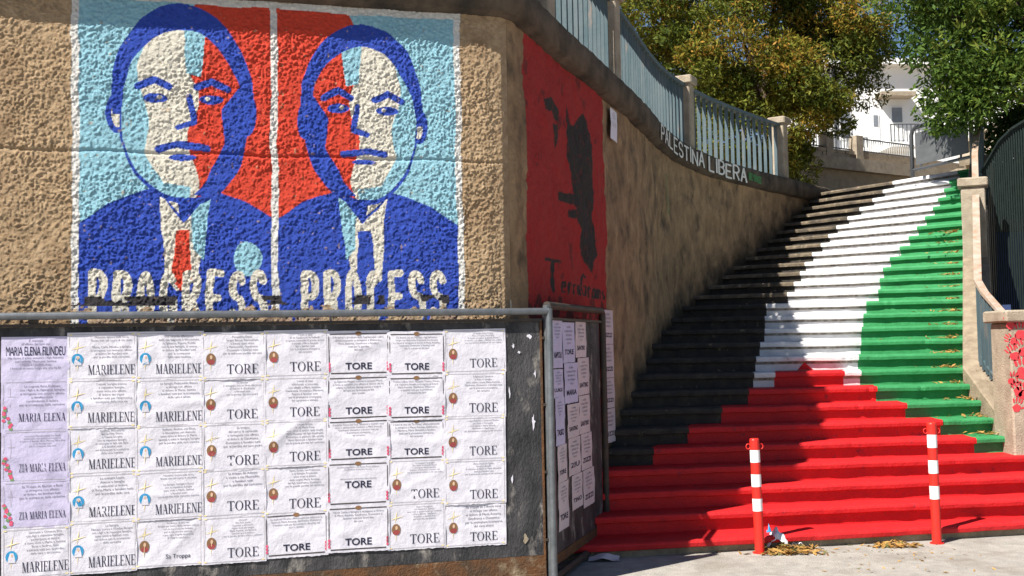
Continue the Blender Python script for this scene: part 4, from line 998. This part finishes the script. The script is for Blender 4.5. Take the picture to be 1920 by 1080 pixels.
# ------------------------------------------------------------------ bollards
def bollard(pb, pt, label):
    base = atZ(*pb, .04); top = atY(*pt, base.y); ax = top - base; H = ax.length; u = ax / H
    t = thing('bollard', label, 'bollard', base, 'red and white steel bollards at the foot of the steps')
    r = .037; mb = MB(); mb.tube([base - u * .03, base + u * (H - .012), base + u * (H - .003), top], [r, r, r * .9, r * .8], 20); mb.build('post', M['b_red'], t, False)
    for f0, f1 in ((.10, .208), (.312, .42), (.524, .632)):
        mb = MB(); mb.tube([base + u * H * (1 - f1), base + u * H * (1 - f0)], r + .0012, 20, False); mb.build('reflective_band', M['b_white'], t, True)
    for s in (-1, 1):
        c = base + u * (H * .93) + Vector((s * (r + .012), 0, 0))
        mb = MB(); mb.tube([c + Vector((.016 * math.cos(a), 0, .02 * math.sin(a))) for a in np.linspace(0, 2 * math.pi, 13)], .004, 6, False); mb.build('chain_ring', M['b_red'], t)
    mb = MB(); mb.tube([base + Vector((0, 0, -.001)), base + Vector((0, 0, .008))], .055, 18); mb.build('base_plate', M['b_red'], t)
bollard((1425, 1037), (1414, 822), 'red and white bollard with leaf litter and plastic at its foot')
bollard((1757, 1019), (1746, 792), 'red and white bollard standing clear on bare pavement before the green-edged side')

# ------------------------------------------------------------------ litter
def leafpile(pts_fn, n, name, label, size=.035):
    V = np.zeros((n * 4, 3)); cols = np.zeros((n * 4, 4)); rg = np.random.default_rng(n)
    for i in range(n):
        p = pts_fn(rg); a = rg.uniform(0, 2 * math.pi); tl = rg.uniform(-.7, .7); l = size * rg.uniform(.6, 1.5); wd = l * rg.uniform(.2, .4)
        d = np.array([math.cos(a), math.sin(a), tl * .6]); s = np.array([-math.sin(a), math.cos(a), rg.uniform(-.6, .6)])
        V[i * 4:i * 4 + 4] = [p - d * l, p + s * wd, p + d * l, p - s * wd]
        c = np.array([.50, .29, .09]) * rg.uniform(.5, 1.2) if rg.random() > .15 else np.array([.17, .17, .06])
        cols[i * 4:i * 4 + 4, :3] = c; cols[:, 3] = 1
    me = bpy.data.meshes.new(name); quads(me, V, np.arange(n * 4).reshape(n, 4)); setcol(me, cols)
    return tag(link(name, me, M['leaf']), label, 'leaf litter', None, 'stuff')
def heap(px0, px1, py0, py1, h):
    def f(rg):
        x = rg.normal(.5, .22); p = atZ(px0 + (px1 - px0) * x, rg.uniform(py0, py1), .04)
        return np.array([p.x, p.y, .04 + abs(rg.normal(0, h)) * math.exp(-((x - .5) * 3) ** 2) + .006])
    return f
leafpile(heap(1395, 1560, 1028, 1042, .018), 300, 'leaf_litter', 'heap of dry yellow leaves round the foot of one bollard')
leafpile(heap(1620, 1735, 1020, 1028, .012), 140, 'leaf_litter', 'thin drift of dry leaves on the pavement between the two bollards')
def steplit(rg):
    k = int(rg.integers(5, 21)); e = edge(k + .0); d = abs(rg.exponential(.10)); tt, rr = perp(k)
    return np.array([e.x - d - .01, e.y + .03 + rg.uniform(.02, .22), k * RI + .008 + abs(rg.normal(0, .012))])
leafpile(steplit, 700, 'leaf_litter', 'dry leaves gathered on the green steps against the kerb', .028)
leafpile(heap(1500, 1900, 1030, 1075, .0), 60, 'leaf_litter', 'scattered leaf scraps on the open pavement', .018)
def crumple(name, label, cat, c, size, m_, seed, stripe=None):
    rg = np.random.default_rng(seed); n = 12; u = np.linspace(-1, 1, n); U, V_ = np.meshgrid(u, u, indexing='ij')
    Z = fbm(U + 5, V_ + 9, 1.6, seed, 3); R_ = 1 - .25 * fbm(U, V_, 1.2, seed + 5, 2)
    P = np.stack([c[0] + U * size[0] * R_, c[1] + V_ * size[1] * R_, c[2] + size[2] * (.55 + Z) * (1.15 - .5 * (U ** 2 + V_ ** 2))], -1)
    P[..., 2] = np.maximum(P[..., 2], .045)
    return tag(link(name, gridmesh(name, P), m_, None, False), label, cat)
c = atZ(1456, 1029, 0.04); crumple('plastic_bag', 'crumpled white plastic bag on leaves behind one bollard', 'litter', (c.x, c.y, .045), (.075, .05, .12), M['plastic'], 3)
c = atZ(1440, 1024, 0.04); crumple('plastic_cup', 'torn white and blue wrapper standing against the first step', 'litter', (c.x, c.y, .045), (.035, .03, .17), M['bluep'], 8)
c = atZ(1492, 1027, 0.04); crumple('plastic_bag', 'small clear plastic scrap on the leaf heap', 'litter', (c.x, c.y, .045), (.05, .035, .08), M['plastic'], 14)
c = atZ(1132, 1050, 0.04); crumple('leaflet', 'folded printed leaflet lying under the turned board', 'litter', (c.x, c.y, .045), (.12, .09, .04), M['pinkpaper'], 21)

# ------------------------------------------------------------------ landing: framed dark panel
p0 = atZ(1711, 326, 4.05); p1 = atZ(1823, 300, 4.05)
dirf = (p1 - p0); Lf = dirf.length; dirf.normalize(); nf = Vector((dirf.y, -dirf.x, 0))
sign = thing('framed_panel', 'blank dark grey panel in a bent pipe frame at the top of the steps', 'sign', p0)
up = lambda s, z: p0 + dirf * s + Vector((0, 0, z))
hh = .66
mb = MB(); mb.tube([up(0, -.05), up(0, hh - .10), up(.03, hh - .03), up(.10, hh), up(Lf - .10, hh), up(Lf - .03, hh - .03), up(Lf, hh - .10), up(Lf, -.05)], .03, 12); mb.build('pipe_frame', M['iron'], sign, True)
mb = MB(); mb.tube([up(.03, .05), up(Lf - .03, .05)], .022, 10); mb.build('lower_rail', M['iron'], sign)
mb = MB(); c = up(Lf / 2, .34) ; mb.bar(up(.09, .345), up(Lf - .07, .345), .012, .47); mb.build('panel', M['slate'], sign)
for s in (.2, Lf - .22):
    mb = MB(); mb.bar(up(s, .07), up(s, .115), .03, .02, (1, 0, 0)); mb.build('clip', M['galv'], sign)

# ------------------------------------------------------------------ upper ramp wall with parapet, behind the landing
q0 = atY(1470, 300, 23.6); q1 = atY(1705, 328, 25.9); q0.z = 0; q1.z = 0
dr = (q1 - q0).normalized(); nr = Vector((dr.y, -dr.x, 0)); Lr = 9.0
ramp = thing('ramp_wall', 'concrete ramp wall with block parapet and thin bars above the landing', 'wall', (q0.x, q0.y, 4.05))
rp_ = lambda s, z, o=0: Vector((q0.x, q0.y, 0)) + dr * s + nr * o + Vector((0, 0, z))
slab(-2, Lr, 3.6, 5.33, -.3, -.12, rp_).build('lower_face', M['block'], ramp)
slab(-2, Lr, 5.331, 5.60, -.3, .06, rp_).build('edge_beam', M['concrete'], ramp)
sx = lambda px: (atPlane(px, 290, rp_(0, 5.5), nr) - rp_(0, 5.5)).dot(dr)
for r in range(2):
    for i in range(9):
        s = -.6 + i * .30 + r * .15
        if s + .29 < sx(1606): slab(s, s + .285, 5.602 + r * .085, 5.602 + r * .085 + .08, -.2, 0 - .004 * ((i + r) % 3), rp_).build('block', M['block'], ramp)
slab(sx(1608), Lr, 5.602, 5.78, -.2, -.01, rp_).build('parapet', M['stringer'], ramp)
for px in (1500, 1556, 1612):
    s = sx(px); slab(s - .11, s + .11, 5.603, 6.12, -.21, .015, rp_).build('parapet_post', M['concrete'], ramp)
bars = [(sx(1518), sx(1549)), (sx(1566), sx(1604)), (sx(1620), sx(1720))]
wb = bpy.data.meshes.new('thin_bar'); q = MB(); q.box((0, 0, .14), (.014, .014, .28)); wb.from_pydata(q.v, [], q.f); wb.materials.append(M['white_iron'])
for a, b in bars:
    for z in (5.80, 6.07): slab(a - .02, b + .02, z, z + .025, -.115, -.09, rp_).build('parapet_rail', M['iron'], ramp)
    n = int((b - a) / .075)
    for i in range(1, n):
        p = rp_(a + (b - a) * i / n, 5.80, -.1); inst('thin_bar', wb, p, math.atan2(dr.y, dr.x), ramp)
# pale ramp slab rising to the right behind the panel
up2 = thing('ramp_slab', 'pale concrete ramp slab rising behind the framed panel under the tree', 'ramp', atY(1850, 320, 20.5))
a = atY(1822, 300, 20.4); b = atY(1905, 245, 21.5)
mb = MB(); mb.bar(a, b, .5, .16); mb.build('slab_edge', M['concrete'], up2)
mb = MB(); mb.bar(a + Vector((0, .3, .1)), b + Vector((0, .3, .1)), .12, .5); mb.build('parapet', M['block'], up2)
mb = MB(); mb.box((a.x + .45, a.y + .6, 4.35), (1.1, .3, .8), 0, .01); mb.build('support', M['concrete'], up2)

# ------------------------------------------------------------------ white house
HY = 33.0
h0 = atY(1556, 300, HY); h1 = atY(1800, 300, HY + .3); h0.z = h1.z = 0
dh = (h1 - h0).normalized(); nh_ = Vector((dh.y, -dh.x, 0)); Lh = 9.0
hp = lambda s, z, o=0: h0 + dh * s + nh_ * o + Vector((0, 0, z))
sxh = lambda px: (atPlane(px, 230, hp(0, 8), nh_) - hp(0, 8)).dot(dh)
zxh = lambda px, py: atPlane(px, py, hp(0, 8), nh_).z
house = thing('white_house', 'white rendered house with grey shutters and balconies behind the trees', 'house', hp(3, 4))
zr0 = zxh(1620, 150)
slab(0, Lh, 3.5, 9.6, -5, 0, hp).build('wall', M['white_wall'], house)
slab(-.25, Lh + .2, 9.6, 9.78, -5.2, .35, hp).build('roof_slab', M['white_wall'], house)
slab(sxh(1642), sxh(1706), zxh(1670, 186), zxh(1670, 178), 0, .5, hp).build('canopy', M['concrete'], house)
for (xa, xb_, ya, yb) in ((1669, 1694, 200, 262), (1634, 1648, 214, 262), (1572, 1596, 205, 262)):
    s0, s1, za, zb_ = sxh(xa), sxh(xb_), zxh(xa, yb), zxh(xa, ya)
    wn = slab(s0, s1, za, zb_, .002, .03, hp).build('window', M['white_wall'], house)
    slab(s0 + .05, s1 - .05, za + (zb_ - za) * .52, zb_ - .04, .031, .05, hp).build('shutter', M['shutter'], wn)
    slab(s0 + .05, s1 - .05, za + .05, za + (zb_ - za) * .51, .031, .036, hp).build('pane', M['iron'] if xa == 1572 else M['white_iron'], wn)
slab(sxh(1563), sxh(1567), 4, 9.6, .01, .1, hp).build('drainpipe', M['iron'], house)
hb = bpy.data.meshes.new('balcony_bar'); q = MB(); q.box((0, 0, .45), (.022, .022, .9)); hb.from_pydata(q.v, [], q.f); hb.materials.append(M['iron'])
for (xa, xb_, yf, yt) in ((1646, 1699, 276, 243), (1560, 1604, 287, 268)):
    s0, s1 = sxh(xa), sxh(xb_); zf = zxh(xa, yf)
    bl = slab(s0, s1, zf - .14, zf, 0.001, .9, hp).build('balcony', M['white_wall'], house)
    hr = zxh(xa, yt) - zf
    slab(s0, s1, zf + hr - .03, zf + hr, .85, .88, hp).build('balcony_rail', M['iron'], house)
    for s in (s0, s1 - .03): slab(s, s + .03, zf, zf + hr, .85, .88, hp).build('balcony_post', M['iron'], house)
    n = int((s1 - s0) / .11)
    for i in range(1, n):
        o = inst('balcony_bar', hb, hp(s0 + (s1 - s0) * i / n, zf, .865), math.atan2(dh.y, dh.x), house); o.scale = (1, 1, hr / .92)

# ------------------------------------------------------------------ trees
def tree(name, label, base, lumps, nl, size, palette, trunk_r, seed, group='trees above the steps', limb=None):
    rg = np.random.default_rng(seed)
    t = thing(name, label, 'tree', base, group)
    base = Vector(base); cz = Vector(np.mean([l[0] for l in lumps], axis=0))
    mb = MB(); mid = base.lerp(cz, .55) + Vector((.12, -.1, 0))
    mb.tube([base, base.lerp(mid, .5) + Vector((.05, .05, 0)), mid, cz], [trunk_r, trunk_r * .8, trunk_r * .62, trunk_r * .3], 10); tr = mb.build('trunk', M['bark'], t, True)
    for i, (c, r) in enumerate(lumps):
        mb = MB(); c = Vector(c); mb.tube([mid, mid.lerp(c, .5) + Vector((rg.normal(0, .1), rg.normal(0, .1), .12)), c], [trunk_r * .45, trunk_r * .28, .02], 7); mb.build('limb', M['bark'], tr, True)
    # clumps of leaves through each lump's outer shell
    cl = []; tot = sum(r[0] * r[1] * r[2] for _, r in lumps) ** 1.0
    for c, r in lumps:
        k = max(8, int(230 * (r[0] * r[1] * r[2]) / tot))
        d = rg.normal(size=(k, 3)); d /= np.linalg.norm(d, axis=1)[:, None]
        cl.append(np.array(c) + d * np.array(r) * rg.uniform(.55, 1.02, (k, 1)))
    cl = np.concatenate(cl); per = nl // len(cl); n = per * len(cl)
    cr_ = rg.uniform(.28, .52, len(cl)); shade = rg.uniform(0, 1, len(cl))
    d = rg.normal(size=(n, 3)); d /= np.linalg.norm(d, axis=1)[:, None]
    ci = np.repeat(np.arange(len(cl)), per)
    pos = cl[ci] + d * (cr_[ci] * rg.uniform(.35, 1.05, n) ** .6)[:, None] * np.array([1.15, 1.15, .8])
    ax = rg.normal(size=(n, 3)) + d * .9; ax[:, 2] -= .15; ax /= np.linalg.norm(ax, axis=1)[:, None]
    sd_ = np.cross(ax, rg.normal(size=(n, 3))); sd_ /= np.linalg.norm(sd_, axis=1)[:, None]
    l = size * rg.uniform(.6, 1.3, n)[:, None]; wd = l * rg.uniform(.24, .4, n)[:, None]
    V = np.stack([pos - ax * l * .5, pos + sd_ * wd * .5 - ax * l * .05, pos + ax * l * .5, pos - sd_ * wd * .5 - ax * l * .05], 1).reshape(-1, 3)
    tint = np.clip(shade[ci] * .55 + rg.uniform(0, 1, n) * .45, 0, .999)
    pal = np.array(palette); c = pal[(tint * len(pal)).astype(int)] * rg.uniform(.7, 1.25, (n, 1))
    cols = np.ones((n, 4)); cols[:, :3] = c; cols = np.repeat(cols, 4, 0)
    me = bpy.data.meshes.new('crown'); quads(me, V, np.arange(n * 4).reshape(n, 4)); setcol(me, cols)
    o = link('crown', me, M['leaf'], t); o['kind'] = 'stuff'
    return t
G1 = [(.05, .075, .012), (.075, .10, .014), (.11, .125, .016), (.15, .15, .02), (.20, .15, .02), (.30, .16, .025)]
G2 = [(.03, .06, .011), (.045, .085, .014), (.065, .115, .018), (.065, .11, .018), (.12, .17, .025), (.16, .18, .03)]
tree('evergreen_tree', 'tree with olive and rusty orange foliage behind the coping railing', (4.9, 22.2, 4.0),
     [((4.5, 21.8, 7.6), (2.4, 2.0, 1.9)), ((3.2, 21.0, 6.4), (1.3, 1.2, 1.2)), ((5.9, 21.2, 7.2), (1.3, 1.1, 1.3)), ((5.0, 20.6, 6.1), (1.3, 1.0, .9)), ((2.6, 21.5, 8.0), (1.4, 1.3, 1.3)), ((5.55, 20.9, 6.0), (.55, .5, .45)),
      ((4.0, 20.4, 7.0), (1.2, .9, 1.1)), ((5.2, 21.4, 4.95), (.26, .3, .55)), ((6.35, 21.4, 8.0), (.9, .9, 1.1)), ((3.9, 20.9, 5.5), (1.1, .8, .6)), ((5.2, 21.6, 9.0), (1.7, 1.4, 1.2)), ((4.1, 21.2, 8.7), (1.3, 1.2, 1.1)), ((6.6, 21.6, 6.9), (.7, .7, .7))], 125000, .105, G1, .22, 4)
tree('evergreen_tree', 'dark green glossy-leaved tree leaning over the right edge of the steps', (8.3, 15.6, 3.0),
     [((6.6, 15.4, 6.6), (1.5, 1.2, 1.2)), ((5.75, 15.2, 6.2), (.75, .8, .8)), ((7.3, 15.0, 5.8), (1.1, .9, .8)), ((6.2, 15.1, 5.25), (.65, .6, .45)), ((8.2, 15.4, 7.6), (2.3, 1.8, 1.9)), ((6.9, 14.6, 5.2), (.7, .6, .5)), ((6.15, 15.3, 7.5), (1.1, 1.0, .9)), ((7.5, 14.4, 7.2), (1.3, 1.0, 1.1)), ((6.0, 15.0, 4.75), (.30, .3, .25))], 100000, .105, G2, .2, 9)
# dark hedge in the tree's shade above the yard walls
hd = thing('hedge', 'dark shaded hedge behind the green screen beside the upper handrail', 'hedge', (7.6, 16.0, 3.4))
rg = np.random.default_rng(77); n = 16000
P = np.stack([rg.uniform(6.75, 9.2, n), rg.uniform(15.6, 17.2, n), 3.4 + rg.uniform(0, 1, n) ** .8 * 1.6], 1)
P[:, 0] += (P[:, 2] - 3.4) * .25
ax = rg.normal(size=(n, 3)); ax /= np.linalg.norm(ax, axis=1)[:, None]; sd_ = np.cross(ax, rg.normal(size=(n, 3))); sd_ /= np.linalg.norm(sd_, axis=1)[:, None]
l = .13 * rg.uniform(.6, 1.3, n)[:, None]
V = np.stack([P - ax * l * .5, P + sd_ * l * .2, P + ax * l * .5, P - sd_ * l * .2], 1).reshape(-1, 3)
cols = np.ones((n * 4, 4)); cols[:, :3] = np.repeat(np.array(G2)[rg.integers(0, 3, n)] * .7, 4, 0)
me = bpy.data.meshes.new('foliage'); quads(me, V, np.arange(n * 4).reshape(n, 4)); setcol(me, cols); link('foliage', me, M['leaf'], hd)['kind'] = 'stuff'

# dark green railing screen rising beside the upper steps
gf = thing('green_railing', 'tall dark green railing screen with curved top behind the capped post', 'railing', atY(1880, 560, 13.4))
ga, gb = atY(1846, 400, 14.9), atY(1960, 400, 12.4); ga.z = gb.z = 0
dgf = gb - ga; N_ = 26; mtop = []
for i in range(N_ + 1):
    f = i / N_; p = ga + dgf * f; px = proj((p.x, p.y, 3.5))[0]
    yt = float(np.interp(px, [1840, 1850, 1862, 1880, 1905, 1960], [330, 312, 292, 262, 238, 205]))
    zt = atPlane(px, yt, p, Vector((dgf.y, -dgf.x, 0))).z; mtop.append(p + Vector((0, 0, zt)))
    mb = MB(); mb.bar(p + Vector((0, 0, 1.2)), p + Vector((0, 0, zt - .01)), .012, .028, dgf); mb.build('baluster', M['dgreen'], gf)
mb = MB()
for a, b in zip(mtop[:-1], mtop[1:]): mb.bar(a, b + (b - a) * .03, .06, .03)
mb.build('top_rail', M['dgreen'], gf)
